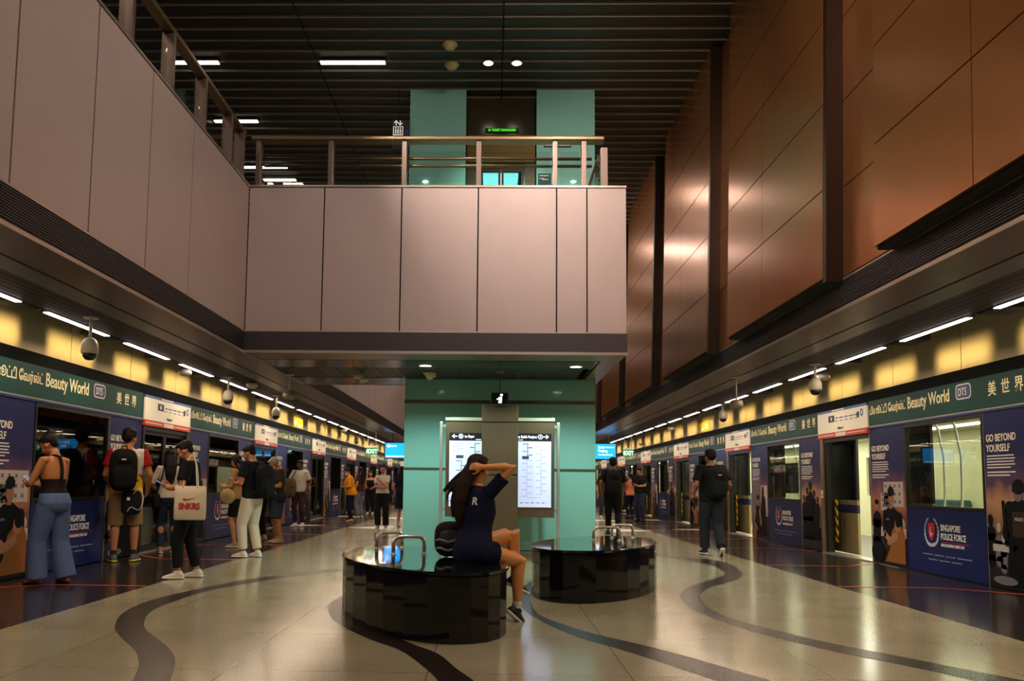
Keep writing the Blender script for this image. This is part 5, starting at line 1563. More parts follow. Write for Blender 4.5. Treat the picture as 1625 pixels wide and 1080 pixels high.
            if style == 'long':
                for sd in (-1, 1):
                    q = [P.HT(V((sd*0.06, -0.01, 1.66))), P.HT(V((sd*0.083, -0.01, 1.58))), P.TT(V((sd*0.088, -0.03, 1.46))), P.TT(V((sd*0.085, -0.075, 1.34)))]
                    limb(mb, q, [0.025, 0.026, 0.026, 0.015], V((0, 1, 0)), 10)
        return organic('hair', mb, hairmat(rgb), P.root, min(P.vx, 0.010), P.s, 1)
    def mask(P, m):
        mb = MB(); P.ell(mb, (0, 0.045, 1.532), (0.060, 0.062, 0.046)); return organic('face_mask', mb, m, P.root, 0.008, P.s, 1)
    def world(P, p):
        return P.root.matrix_basis @ (V(p)*P.s)
    def held(P, name, label, cat, p, rot=None, group=None):
        """an Empty for something carried, at local point p"""
        a = P.root.rotation_euler.z
        loc = V(P.root.location) + Matrix.Rotation(a, 3, 'Z') @ (V(p)*P.s)
        t = thing(name, label, cat, loc, a, group)
        if rot: t.rotation_euler = (rot[0], rot[1], a + rot[2])
        return t

def phone(P, p, rot, label):
    t = P.held('phone', label, 'phone', p, rot, 'phones in hands')
    MB().box((-0.037, -0.075, -0.004), (0.037, 0.075, 0.004), 0, 0.006).build('case', [mat('phone_black', (18, 18, 22), 0.3)], t)
    MB().box((-0.033, -0.070, 0.004), (0.033, 0.070, 0.005), 0).build('phone_screen', [mat('phone_screen', (40, 50, 70), 0.15, emit=0.4, emit_rgb=(120, 140, 180))], t)
def blob(pts_r, m_n=14):
    mb = MB()
    for c, r in pts_r: mb.ell(c, r, m_n)
    return mb
def sbox(mb, c, hw, hd, hh, e=4.0, n=20, rows=10):
    """a soft box (superellipsoid)"""
    vs = []; fs = []
    def p(v): return math.copysign(abs(v)**(2/e), v)
    for i in range(rows+1):
        ph = -pi/2 + pi*i/rows
        for k in range(n):
            a = 2*pi*k/n
            vs.append((c[0] + hw*p(cos(ph))*p(cos(a)), c[1] + hd*p(cos(ph))*p(sin(a)), c[2] + hh*p(sin(ph))))
    for i in range(rows):
        for k in range(n): fs.append((i*n+k, i*n+(k+1) % n, (i+1)*n+(k+1) % n, (i+1)*n+k))
    mb.add(vs, fs, 0, True); return mb
def backpack(P, label, rgb, p=(0, -0.20, 1.18), size=(0.155, 0.10, 0.24), detail=None, lean=0):
    """p: middle of the bag in the wearer's frame; straps reach over the shoulders"""
    m = cloth(rgb); t = P.held('backpack', label, 'backpack', p, (radians(-lean), 0, 0), 'backpacks and bags people carry')
    hw, hd, hh = size
    sbox(MB(), (0, 0, 0), hw, hd, hh, 3.5).build('main_bag', [m], t)
    sbox(MB(), (0, -hd*0.85, -hh*0.35), hw*0.8, hd*0.45, hh*0.5, 3.5).build('front_pocket', [m], t)
    sbox(MB(), (0, -hd*0.75, hh*0.52), hw*0.62, hd*0.38, hh*0.26, 3.0).build('upper_pocket', [m], t)
    mb = MB(); mb.tube([(-0.04, 0.0, hh*0.95), (-0.03, 0.0, hh*1.12), (0.03, 0.0, hh*1.12), (0.04, 0.0, hh*0.95)], 0.009, 8); mb.build('carry_loop', [m], t)
    if P is not None:
        for sd in (-1, 1):
            q = [V((sd*0.10, -p[1]-0.105, 0.13)), V((sd*0.115, -p[1]-0.02, 1.425-p[2])), V((sd*0.115, -p[1]+0.085, 1.36-p[2])), V((sd*0.125, -p[1]+0.118, 1.22-p[2])), V((sd*0.15, -p[1]+0.03, 1.02-p[2])), V((sd*0.13, hd*0.6, -hh*0.7))]
            mb = MB(); mb.tube([x for x in smooth_line(q, 18)], 0.016, 8); mb.build('shoulder_strap', [mat('strap_webbing', (20, 20, 22), 0.8)], t)
    if detail:
        mb = MB(); mb.box((-0.03, -hd*1.18, hh*0.45), (0.03, -hd*1.13, hh*0.52), 0, 0.004); mb.build('badge', [detail], t)
    return t

def stuck_text(P, me, o, origin, dirn, m, name='shirt_lettering', off=0.003):
    """printed letter laid on a garment: each vertex is dropped onto the cloth"""
    bvh = BVHTree.FromPolygons([v.co.copy() for v in o.data.vertices], [list(p.vertices) for p in o.data.polygons])
    mb = MB(); vs = []
    d = V(dirn).normalized(); up = V((0, 0, 1)); sx = up.cross(d)*-1
    sx = d.cross(up)
    for v in me.vertices:
        q = V(origin) + sx*v.co.x + up*v.co.z - d*0.3
        hit = bvh.ray_cast(q, d, 0.8)
        vs.append((hit[0] - d*(off if v.co.y < 0 else 0.0005)) if hit[0] else q + d*0.3)
    mb.add(vs, [list(p.vertices) for p in me.polygons], 0); return mb.build(name, [m], o)
def floor_at(px, py):
    p = at(px, py, 2, 0); return (p.x, p.y, 0)
BLACKC = cloth((20, 20, 23), 'cloth_black'); DARKC = cloth((34, 33, 38), 'cloth_charcoal'); WHITEC = cloth((196, 186, 172), 'cloth_white'); CREAMC = cloth((206, 194, 168), 'cloth_cream')
JEAN = cloth((84, 104, 140), 'denim_light'); JEAND = cloth((42, 54, 74), 'denim_dark'); NAVYC = cloth((14, 20, 44), 'cloth_navy')
SH_WHITE = mat('shoe_white', (214, 206, 190), 0.6); SH_BLACK = mat('shoe_black', (20, 20, 22), 0.6); SH_TAN = mat('shoe_tan', (168, 132, 92), 0.7); SH_GREY = mat('shoe_grey', (84, 82, 78), 0.7)
SOLE_W = mat('sole_white', (222, 216, 204), 0.6); SOLE_Y = mat('sole_yellow', (190, 180, 60), 0.6)
PHONE_ARMS = {1: dict(wrist=(0.085, 0.25, 1.10), elbow=(0.6, -0.6, -0.6), dir=(-0.45, 0.75, 0.35), palm=(-0.55, -0.1, 0.8), curl=0.75),
              -1: dict(wrist=(-0.085, 0.25, 1.10), elbow=(-0.6, -0.6, -0.6), dir=(0.45, 0.75, 0.35), palm=(0.55, -0.1, 0.8), curl=0.75)}
NEAR, MID, FAR = 0.0085, 0.012, 0.016

# 1 woman in the halter top ------------------------------------------------
p = floor_at(78, 926)
P = Person('woman in dark halter top and wide blue jeans, looking at her phone', p, (-0.96, 0.28), 1.63, 'f', (186, 122, 74), lean=3, head_pitch=32, head_yaw=12, voxel=NEAR, face=True, build=1.05,
           legs={-1: dict(ankle=(-0.09, 0.09, 0.085)), 1: dict(ankle=(0.13, -0.10, 0.085), yaw=-14)},
           arms={1: dict(wrist=(0.06, 0.27, 1.10), elbow=(0.6, -0.7, -0.5), dir=(-0.4, 0.75, 0.4), palm=(-0.55, -0.1, 0.8), curl=0.7),
                 -1: dict(wrist=(-0.10, 0.29, 1.11), elbow=(-0.7, -0.6, -0.4), dir=(0.3, 0.85, 0.3), palm=(0.55, -0.1, 0.8), curl=0.7)})
P.hair('bun')
halter = cloth((30, 20, 20), 'cloth_dark_plum')
mb = MB(); loft(mb, P.torso_rings(0.93, 1.17, 0.011, 8), 20, 0, 0.1)
fr = [(P.TT(V((0, 0.035, z))), P.dirs()[0], P.dirs()[1], w, 0.075) for z, w in ((1.15, 0.135), (1.22, 0.125), (1.29, 0.095), (1.36, 0.05))]
loft(mb, fr, 16, 0, 0.1); organic('halter_top', mb, halter, P.root, NEAR, P.s, 2)
for sd in (-1, 1):
    mb = MB(); q = [P.TT(V((sd*0.045, 0.10, 1.34))), P.TT(V((sd*0.066, 0.04, 1.425))), P.TT(V((sd*0.05, -0.055, 1.44))), P.TT(V((sd*0.012, -0.075, 1.425)))]
    mb.tube([x*P.s for x in smooth_line(q, 12)], 0.011, 8); mb.build('halter_strap', [halter], P.root)
mb = MB(); q = [P.TT(V((0, -0.075, 1.43))), P.TT(V((0, -0.100, 1.36))), P.TT(V((0, -0.114, 1.25))), P.TT(V((0, -0.104, 1.15)))]
mb.tube([x*P.s for x in smooth_line(q, 10)], 0.017, 8); mb.build('back_strap', [halter], P.root)
P.bottoms(JEAN, knee=0.100, hem=0.112, end=1.06, rise=1.01, thigh=0.106, hipinf=0.022, name='wide_jeans')
P.sandals(mat('sandal_dark', (48, 34, 28), 0.6))
mb = MB(); mb.tube([(P.arm[-1]['wr'].lerp(P.arm[-1]['el'], 0.12) + V((0.03*cos(a), 0, 0.03*sin(a))))*P.s for a in [i*pi/6 for i in range(12)]], 0.005, 6, closed=True); mb.build('watch', [M_domeglass], P.root)
phone(P, (-0.015, 0.375, 1.165), (radians(38), 0, 0), 'phone in the hands of the woman in the halter top')

# 2 man in the football jersey ---------------------------------------------------
p = floor_at(184, 891); p = (p[0]+0.1, p[1], 0)
jer = [cloth((206, 196, 184), 'jersey_white'), cloth((150, 26, 30), 'jersey_red'), cloth((226, 178, 30), 'jersey_yellow')]
def jersey(c):
    if abs(c.x) > 0.185: return 2 if c.z < 1.205 else 1
    if c.z < 1.02: return 2
    if c.x > 0.03 and c.z < 1.12: return 2 if (c.x*1.2 + c.z) % 0.12 < 0.07 else 1
    return 0
P = Person('man in red, white and yellow jersey and khaki shorts, seen from behind', p, (-0.42, 0.91), 1.83, 'm', (178, 112, 70), head_yaw=-28, head_pitch=8, voxel=NEAR, build=1.02,
           legs={-1: dict(ankle=(-0.12, 0.0, 0.085), yaw=14), 1: dict(ankle=(0.12, 0.02, 0.085), yaw=-20)},
           arms={1: dict(wrist=(0.25, 0.10, 0.92)), -1: dict(wrist=(-0.20, 0.20, 0.98))})
P.hair('full'); P.top(None, 0.88, mats=jer, matfn=jersey, sleeve=0.62, slw=0.074, inf=0.02, name='jersey')
P.bottoms(cloth((150, 118, 78), 'cloth_khaki'), 'shorts', end=1.02, hem=0.098, thigh=0.108); P.shoes(SH_GREY, SOLE_Y, cloth((40, 40, 42)))
backpack(P, 'big black backpack on the man in the jersey', (18, 18, 20), (-0.05, -0.235, 1.17), (0.18, 0.125, 0.29), mat('badge_white', (200, 190, 180), 0.5))
t = P.held('sling_bag', 'black bag with white cord hanging at the hip of the man in the jersey', 'bag', (0.06, -0.17, 0.76), None, 'backpacks and bags people carry')
sbox(MB(), (0, 0, 0), 0.13, 0.05, 0.17, 4).build('bag_body', [BLACKC], t)
mb = MB(); mb.tube(smooth_line([V((0.02, -0.05, 0.12)), V((0.10, -0.07, 0.20)), V((0.15, -0.06, 0.05)), V((0.10, -0.06, -0.10)), V((0.0, -0.06, -0.06)), V((-0.05, -0.06, -0.12))], 24), 0.0045, 6); mb.build('white_cord', [M_whitep], t)
MB().box((-0.06, -0.055, 0.03), (-0.02, -0.048, 0.07), 0, 0.003).build('tag', [M_whitep], t)

# 3 woman in the white top, long hair -------------------------------------------------
p = floor_at(264, 877)
P = Person('long-haired woman in white top and jeans facing the shut doors', p, (-0.45, 0.89), 1.61, 'f', (190, 134, 98), head_pitch=10, voxel=NEAR,
           arms={1: dict(wrist=(0.15, 0.22, 1.02), elbow=(0.8, -0.6, -0.3)), -1: dict(wrist=(-0.16, 0.2, 1.0), elbow=(-0.8, -0.6, -0.3))})
P.hair('long', length=0.30); P.top(WHITEC, 0.90, sleeve=0.95, slw=0.062, inf=0.016)
P.bottoms(JEAND, knee=0.066, hem=0.056, end=0.93, thigh=0.098, name='jeans'); P.shoes(SH_TAN, SOLE_W)
t = P.held('shoulder_bag', 'black shoulder bag of the long-haired woman in white', 'bag', (-0.20, -0.05, 0.84), None, 'backpacks and bags people carry')
sbox(MB(), (0, 0, 0), 0.06, 0.13, 0.13, 4).build('bag_body', [BLACKC], t)
mb = MB(); mb.tube(smooth_line([V((0, -0.08, 0.12)), V((0.07, -0.085, 0.40)), V((0.10, 0.03, 0.58)), V((0.05, 0.15, 0.40)), V((0, 0.09, 0.12))], 20), 0.009, 6); mb.build('bag_strap', [BLACKC], t)

# 4 man with the tote bag -----------------------------------------------------------------
p = floor_at(296, 917)
P = Person('man in black tee and black trousers with cream tote, reading his phone', p, (-0.99, -0.10), 1.60, 'm', (186, 124, 84), lean=2, head_pitch=30, voxel=NEAR, face=True, build=0.98,
           legs={-1: dict(ankle=(-0.10, 0.08, 0.085), yaw=10), 1: dict(ankle=(0.10, -0.10, 0.085), yaw=-6)}, arms=PHONE_ARMS)
P.hair('short'); P.top(BLACKC, 0.87, sleeve=0.68, slw=0.074, inf=0.018)
P.bottoms(BLACKC, knee=0.078, hem=0.062, end=0.86, thigh=0.100); P.shoes(SH_WHITE, SOLE_W)
for sd in (-1, 1):
    mb = MB(); a, f, u, r = P.footframe(sd)
    for yy in (0.03, 0.055, 0.08): mb.tube([(a + f*yy + u*(0.012-yy*0.35) + r*0.03)*P.s, (a + f*(yy+0.012) + u*(0.018-yy*0.35))*P.s, (a + f*yy + u*(0.012-yy*0.35) - r*0.03)*P.s], 0.005, 6)
    mb.build('laces', [SH_BLACK], P.root)
phone(P, (0.0, 0.36, 1.155), (radians(32), 0, 0), 'phone in the hands of the man with the tote')
t = P.held('tote_bag', 'cream canvas tote bag with red lettering on the shoulder of the man in black', 'bag', (-0.262, -0.075, 0.72))
CANVAS = cloth((214, 200, 170), 'canvas_cream')
mb = MB()
for i in range(13):
    pass
rings = [(V((0, 0, z)), V((0, 1, 0)), V((1, 0, 0)), w, d) for z, w, d in ((0.0, 0.165, 0.030), (0.02, 0.178, 0.042), (0.15, 0.18, 0.045), (0.30, 0.178, 0.032), (0.385, 0.174, 0.016))]
loft(mb, rings, 28, 0, 0.05); mb.build('bag_body', [CANVAS], t)
for xo in (-0.012, 0.030):
    mb = MB(); pts = smooth_line([V((xo, 0.085, 0.36)), V((xo+0.03, 0.075, 0.52)), V((0.05, 0.06, 0.66)), V((0.085, 0.02, 0.745)), V((0.06, -0.03, 0.66)), V((xo+0.03, -0.055, 0.52)), V((xo, -0.075, 0.36))], 26)
    mb.tube(pts, 0.010, 6); mb.build('handle', [CANVAS], t)
RedP = mat('tote_red', (176, 34, 34), 0.6)
# lettering on the outer face (-x side of the wearer's left): text runs along -y
mb = MB(); ft = text_mesh('SNKRS', 0.098, 0.004, 0.86, 'CENTER', 0.92)
mb.mesh(ft, Matrix.Translation((-0.0465, 0.0, 0.125)) @ Matrix.Rotation(-pi/2, 4, 'Z')); mb.build('lettering', [RedP], t)
mb = MB()
sw = [(-0.075, 0.235), (-0.06, 0.222), (-0.03, 0.222), (0.02, 0.236), (0.085, 0.262), (0.02, 0.246), (-0.03, 0.238), (-0.055, 0.242), (-0.06, 0.255)]
mb.prism([(-x, z) for x, z in sw], 0, -0.0465, -0.0445); mb.build('tick_mark', [RedP], t)

# 5 man with white trousers ------------------------------------------------------------------
p = floor_at(397, 884)
P = Person('man in black tee, cream trousers and white sneakers beside the left platform edge', p, (-0.92, 0.32), 1.68, 'm', (190, 128, 86), lean=2, head_pitch=28, voxel=NEAR, face=True,
           legs={-1: dict(ankle=(-0.10, 0.06, 0.085), yaw=8), 1: dict(ankle=(0.10, -0.06, 0.085), yaw=-10)}, arms=PHONE_ARMS)
P.hair('short'); P.top(BLACKC, 0.88, sleeve=0.66, slw=0.074, inf=0.02)
P.bottoms(CREAMC, knee=0.080, hem=0.068, end=0.90, thigh=0.106); P.shoes(SH_WHITE, SOLE_W)
phone(P, (0.0, 0.36, 1.155), (radians(32), 0, 0), 'phone in the hands of the man in cream trousers')
backpack(P, 'black backpack on the man in cream trousers', (22, 22, 25), (0.0, -0.21, 1.14), (0.15, 0.10, 0.25))

# 6 woman with the round bag behind him --------------------------------------------------------
p = floor_at(374, 868)
P = Person('woman with a round beige bag, half hidden behind the man in cream trousers', p, (-0.95, 0.1), 1.58, 'f', (192, 132, 92), head_pitch=24, voxel=MID, arms=PHONE_ARMS)
P.hair('long', length=0.25); P.top(cloth((170, 120, 76), 'cloth_tan'), 0.88, sleeve=0.5); P.bottoms(BLACKC, 'shorts', end=0.8, hem=0.09); P.shoes(SH_TAN, SOLE_W)
t = P.held('round_bag', 'round beige bag hanging before the man in cream trousers', 'bag', (-0.20, 0.10, 0.93), None, 'backpacks and bags people carry')
mb = MB(); mb.lathe([(0.0, -0.05), (0.10, -0.05), (0.13, -0.03), (0.135, 0.0), (0.13, 0.03), (0.10, 0.05), (0.0, 0.05)], (0, 0, 0), 24, axis='Y')
o = mb.build('bag_body', [cloth((186, 160, 112), 'bag_beige')], t); o.rotation_euler = (0, 0, radians(90))
mb = MB(); mb.tube(smooth_line([V((0, -0.09, 0.10)), V((0.07, -0.06, 0.32)), V((0.10, -0.08, 0.47)), V((0.06, 0.0, 0.36)), V((0, 0.09, 0.10))], 18), 0.006, 6); mb.build('bag_strap', [cloth((186, 160, 112), 'bag_beige')], t)

# 7 masked man in the olive tee -------------------------------------------------------------------
p = floor_at(440, 861)
P = Person('grey-haired masked man in olive tee and blue shorts', p, (-0.86, -0.50), 1.60, 'm', (176, 116, 76), lean=4, head_pitch=38, voxel=MID, face=True, arms=PHONE_ARMS)
P.hair('short', (150, 142, 132)); P.mask(mat('mask_white', (214, 210, 204), 0.7)); P.top(cloth((54, 48, 38), 'cloth_olive'), 0.86, sleeve=0.7, slw=0.076, inf=0.022)
P.bottoms(cloth((48, 54, 74), 'cloth_slate'), 'shorts', end=1.0, hem=0.098, thigh=0.106); P.shoes(SH_TAN, SH_TAN, high=0.02)
phone(P, (0.0, 0.36, 1.155), (radians(32), 0, 0), 'phone in the hands of the masked man')
t = P.held('crossbody_bag', 'small dark crossbody bag of the masked man', 'bag', (-0.215, 0.03, 0.88), None, 'backpacks and bags people carry')
sbox(MB(), (0, 0, 0), 0.04, 0.09, 0.075, 4).build('bag_body', [DARKC], t)
mb = MB(); mb.tube(smooth_line([V((0.03, 0.07, 0.07)), V((0.10, 0.125, 0.25)), V((0.25, 0.125, 0.42)), V((0.33, 0.02, 0.56)), V((0.25, -0.12, 0.42)), V((0.05, -0.10, 0.12))], 22), 0.011, 6); mb.build('bag_strap', [cloth((150, 140, 110), 'strap_olive')], t)
# someone dark just behind him
p = floor_at(413, 857)
P = Person('person in black standing behind the masked man', p, (-0.9, 0.3), 1.62, 'm', (120, 84, 60), head_pitch=20, voxel=FAR, arms=PHONE_ARMS)
P.hair('short'); P.top(BLACKC); P.bottoms(BLACKC); P.shoes(SH_TAN, SH_TAN)

q = floor_at(412, 854)
t = thing('paper_bag', 'small red bag standing on the dark floor behind the man in cream trousers', 'bag', q)
mb = MB(); loft(mb, [(V((0, 0, z)), V((1, 0, 0)), V((0, 1, 0)), w, d) for z, w, d in ((0.0, 0.10, 0.06), (0.10, 0.105, 0.06), (0.24, 0.11, 0.05))], 20, 0, 0.05); mb.build('bag_body', [mat('bag_red', (190, 34, 30), 0.5)], t)
mb = MB(); mb.tube(smooth_line([V((-0.05, 0, 0.23)), V((-0.03, 0, 0.31)), V((0.03, 0, 0.31)), V((0.05, 0, 0.23))], 12), 0.005, 6); mb.build('handle', [M_whitep], t)

# 8 man in the white tee at the open bay -----------------------------------------------------------
p = floor_at(466, 835); p = (p[0]+0.12, p[1], 0)
P = Person('man in white tee facing the camera, olive bag before him', p, (-0.25, -0.97), 1.68, 'm', (74, 48, 36), head_pitch=12, voxel=FAR, arms={1: dict(wrist=(0.10, 0.24, 1.04), elbow=(0.8, -0.5, -0.4)), -1: dict(wrist=(-0.22, 0.08, 0.92))})
P.hair('short'); P.top(WHITEC, 0.88, sleeve=0.7, slw=0.074, inf=0.02); P.bottoms(cloth((60, 40, 38), 'cloth_maroon'), knee=0.07, hem=0.06, end=0.85); P.shoes(SH_WHITE, SOLE_W)
t = P.held('duffel_bag', 'olive bag hanging in front of the man in the white tee', 'bag', (0.17, 0.22, 0.98), None, 'backpacks and bags people carry')
sbox(MB(), (0, 0, 0), 0.17, 0.09, 0.25, 3.5).build('bag_body', [cloth((92, 78, 54), 'bag_olive')], t)
mb = MB(); mb.tube(smooth_line([V((-0.05, 0.0, 0.24)), V((-0.08, -0.14, 0.42)), V((-0.02, -0.23, 0.46)), V((0.03, -0.1, 0.40)), V((0.05, 0, 0.24))], 16), 0.010, 6); mb.build('bag_strap', [DARKC], t)

# 9..13 people farther on along the left platform
p = floor_at(556, 828)
P = Person('woman in bright yellow top and black trousers with a face mask', p, (-0.95, -0.2), 1.55, 'f', (190, 130, 92), lean=8, head_pitch=18, voxel=FAR, arms=PHONE_ARMS, build=1.12)
P.hair('bun'); P.mask(mat('mask_white', (214, 210, 204), 0.7)); P.top(cloth((214, 140, 16), 'cloth_yellow'), 0.84, sleeve=1.5, slw=0.078, inf=0.03, flare=0.03); P.bottoms(NAVYC, knee=0.075, hem=0.06, end=0.92); P.shoes(mat('shoe_pink', (190, 130, 112), 0.6))
p = floor_at(570, 822)
P = Person('person in dark top and grey jeans behind the woman in yellow', p, (-0.8, 0.4), 1.62, 'f', (184, 126, 90), voxel=FAR)
P.hair('long', length=0.3); P.top(cloth((60, 34, 30), 'cloth_brown'), 0.88, sleeve=0.6); P.bottoms(cloth((110, 108, 116), 'denim_grey'), knee=0.085, hem=0.085, end=0.95); P.shoes(SH_WHITE)
p = floor_at(587, 816)
P = Person('woman in black tank top and black trousers holding a small bag', p, (-0.1, -0.99), 1.55, 'f', (190, 134, 98), head_pitch=10, voxel=FAR, arms={1: dict(wrist=(0.07, 0.25, 1.05), elbow=(0.8, -0.5, -0.4)), -1: dict(wrist=(-0.12, 0.24, 1.02), elbow=(-0.8, -0.5, -0.4))})
P.hair('long', length=0.3); P.top(BLACKC, 0.92, 1.34, sleeve=0); P.bottoms(BLACKC, knee=0.07, hem=0.06, end=0.92); P.shoes(SH_WHITE)
p = floor_at(606, 839)
P = Person('woman in white top and black trousers with crossed arms, facing the camera', p, (-0.1, -0.99), 1.56, 'f', (182, 124, 90), head_pitch=4, voxel=MID, face=True,
           legs={-1: dict(ankle=(-0.10, -0.02, 0.085)), 1: dict(ankle=(0.11, 0.02, 0.085))},
           arms={1: dict(wrist=(-0.06, 0.20, 1.10), elbow=(0.9, 0.1, -0.6), dir=(-1, 0.15, 0.05), palm=(0, -1, 0.1), curl=0.4), -1: dict(wrist=(0.06, 0.19, 1.30), elbow=(-0.7, 0.2, -0.9), dir=(0.75, -0.2, 0.6), palm=(0, -0.8, -0.4), curl=0.5)})
P.hair('bun'); P.top(cloth((206, 190, 176), 'cloth_ivory'), 0.95, sleeve=0.7, slw=0.066, inf=0.018); P.bottoms(BLACKC, knee=0.085, hem=0.085, end=0.93, rise=1.03, thigh=0.104); P.shoes(cloth((176, 160, 134), 'shoe_sand'), SOLE_W)
p = floor_at(637, 836)
P = Person('woman in dark navy dress beside the edge of the teal wall', p, (0.35, 0.94), 1.56, 'f', (194, 138, 110), voxel=MID, arms={-1: dict(wrist=(-0.23, 0.04, 0.90)), 1: dict(wrist=(0.23, 0.04, 0.90))})
P.hair('long', length=0.22); P.top(NAVYC, 0.90, sleeve=0.6, name='dress_top'); P.skirt(NAVYC, 0.34, 0.19, 'dress_skirt'); P.shoes(mat('shoe_beige', (196, 176, 154), 0.6))

# right platform ----------------------------------------------------------------------------------------
p = floor_at(973, 850)
P = Person('person in black with a black backpack walking off behind the empty bench', p, (0.05, 1), 1.74, 'm', (150, 98, 68), voxel=MID,
           legs={-1: dict(ankle=(-0.09, 0.20, 0.09)), 1: dict(ankle=(0.09, -0.22, 0.16), pitch=48)}, arms={1: dict(wrist=(0.24, 0.16, 0.96)), -1: dict(wrist=(-0.24, -0.04, 0.94))})
P.hair('full'); P.top(BLACKC, 0.86, sleeve=0.8, slw=0.076, inf=0.022); P.bottoms(BLACKC, knee=0.078, hem=0.06, end=0.85, thigh=0.108); P.shoes(SH_BLACK, SH_BLACK)
backpack(P, 'black backpack on the person behind the empty bench', (26, 24, 26), (0.0, -0.23, 1.16), (0.17, 0.12, 0.27))
p = floor_at(1000, 822)
P = Person('person in pink top and dark trousers beside the man on his phone', p, (-0.5, 0.8), 1.55, 'f', (188, 128, 94), voxel=FAR, arms=PHONE_ARMS)
P.hair('short'); P.top(cloth((206, 118, 96), 'cloth_pink'), 0.86, sleeve=0.7, slw=0.072, inf=0.022); P.bottoms(NAVYC, knee=0.07, hem=0.06); P.shoes(SH_BLACK)
p = floor_at(1016, 827)
P = Person('man in black tee and dark jeans reading his phone, right platform', p, (-0.72, -0.69), 1.72, 'm', (190, 130, 94), head_pitch=26, voxel=FAR, face=True, arms=PHONE_ARMS)
P.hair('short'); P.top(BLACKC, 0.87, sleeve=0.68, slw=0.078, inf=0.022); P.bottoms(cloth((38, 44, 66), 'denim_night'), knee=0.08, hem=0.066, end=0.94, thigh=0.104); P.shoes(SH_BLACK)
backpack(P, 'black bag at the back of the man reading his phone, right platform', (24, 24, 26), (-0.04, -0.22, 1.06), (0.14, 0.10, 0.2))
phone(P, (0.0, 0.36, 1.155), (radians(32), 0, 0), 'phone in the hands of the man on the right platform')
p = floor_at(958, 822)
P = Person('person in dark clothes far off beside the right edge of the teal wall', p, (0.2, -0.98), 1.6, 'm', (180, 124, 90), voxel=FAR)
P.hair('short'); P.top(cloth((70, 50, 50), 'cloth_dusk'), 0.87); P.bottoms(cloth((50, 50, 62), 'cloth_smoke')); P.shoes(SH_WHITE)
p = floor_at(1131, 881)
P = Person('man in black with black backpack walking away over the pale floor', p, (-0.10, 1), 1.73, 'm', (150, 98, 66), lean=3, head_pitch=6, voxel=NEAR,
           legs={-1: dict(ankle=(-0.07, 0.16, 0.09), yaw=6), 1: dict(ankle=(0.07, -0.20, 0.135), pitch=42, yaw=-8)},
           arms={1: dict(wrist=(0.25, 0.14, 0.98), elbow=(0.4, -1, -0.2)), -1: dict(wrist=(-0.23, 0.16, 1.0), elbow=(-0.4, -1, -0.2))})
P.hair('full'); P.top(BLACKC, 0.86, sleeve=0.75, slw=0.080, inf=0.024); P.bottoms(cloth((40, 40, 46), 'denim_black'), knee=0.082, hem=0.078, end=0.94, thigh=0.108); P.shoes(cloth((52, 44, 42), 'shoe_dark_suede'), SOLE_W)
backpack(P, 'black backpack on the man walking away', (22, 22, 25), (0.0, -0.235, 1.16), (0.165, 0.12, 0.26), mat('badge_white', (200, 190, 180), 0.5))

# the seated woman --------------------------------------------------------------------------------------------
SITL = (-0.135, 6.70, 0.0)
P = Person('woman in navy outfit sitting on the bench, arm raised to her long hair', SITL, (0.86, 0.51), 1.66, 'f', (206, 138, 76), lean=4, side=-3, twist=18, head_pitch=6, head_yaw=6, hip=(0, 0, 0.615), voxel=0.0075, face=True,
           legs={1: dict(ankle=(0.03, 0.40, 0.105), knee=(0, 1, 0.6), pitch=40, yaw=-4), -1: dict(ankle=(-0.04, 0.43, 0.35), knee=(0.30, 0.5, 1), pitch=25, yaw=-10)},
           arms={1: dict(wrist=(0.145, -0.01, 1.285), elbow=(0.6, 0.8, 0.55), dir=(-0.55, -0.75, 0.1), palm=(-0.6, 0.5, -0.2), curl=0.7), -1: dict(wrist=(-0.09, 0.02, 1.33), elbow=(-0.7, 0.8, 0.4), dir=(0.6, -0.6, 0.1), palm=(0.5, 0.5, -0.3), curl=0.7)})
SIT = P
mb = MB(); E = P.ell
hairp = (34, 20, 16)
E(mb, (0, -0.030, 1.630), (0.086, 0.096, 0.080), 18); E(mb, (0, -0.066, 1.575), (0.074, 0.052, 0.07)); E(mb, (0, 0.02, 1.672), (0.064, 0.060, 0.032))
for sd in (-1, 1): E(mb, (sd*0.070, -0.02, 1.60), (0.018, 0.045, 0.05))
sx, fy = P.dirs()
bk = [P.HT(V((0, -0.075, 1.62))), P.HT(V((-0.01, -0.105, 1.55))), P.TT(V((-0.03, -0.135, 1.45))), P.TT(V((-0.045, -0.150, 1.32))), P.TT(V((-0.05, -0.140, 1.18))), P.TT(V((-0.05, -0.125, 1.08)))]
loft(mb, [(bk[i], sx, fy, w, d) for i, (w, d) in enumerate(((0.070, 0.05), (0.082, 0.050), (0.085, 0.042), (0.074, 0.034), (0.052, 0.024), (0.022, 0.010)))], 18)
for k, (q, r) in enumerate((([(-0.03, -0.11, 1.56), (-0.10, -0.15, 1.50), (-0.16, -0.19, 1.43), (-0.20, -0.22, 1.37)], [0.024, 0.018, 0.011, 0.004]),
                            ([(-0.05, -0.12, 1.52), (-0.11, -0.16, 1.44), (-0.15, -0.19, 1.36), (-0.16, -0.20, 1.28)], [0.024, 0.018, 0.012, 0.004]),
                            ([(-0.06, -0.12, 1.48), (-0.11, -0.15, 1.38), (-0.125, -0.165, 1.28), (-0.11, -0.16, 1.16)], [0.026, 0.022, 0.016, 0.005]),
                            ([(-0.08, -0.13, 1.47), (-0.16, -0.18, 1.41), (-0.20, -0.21, 1.35)], [0.016, 0.010, 0.004]))):
    limb(mb, [P.TT(V(x)) for x in smooth_line(q, 9)], [r[0] + (r[-1]-r[0])*(i/8)**1.3 for i in range(9)], V((0, 1, 0)), 10)
organic('hair', mb, hairmat(hairp), P.root, 0.0075, P.s, 1)
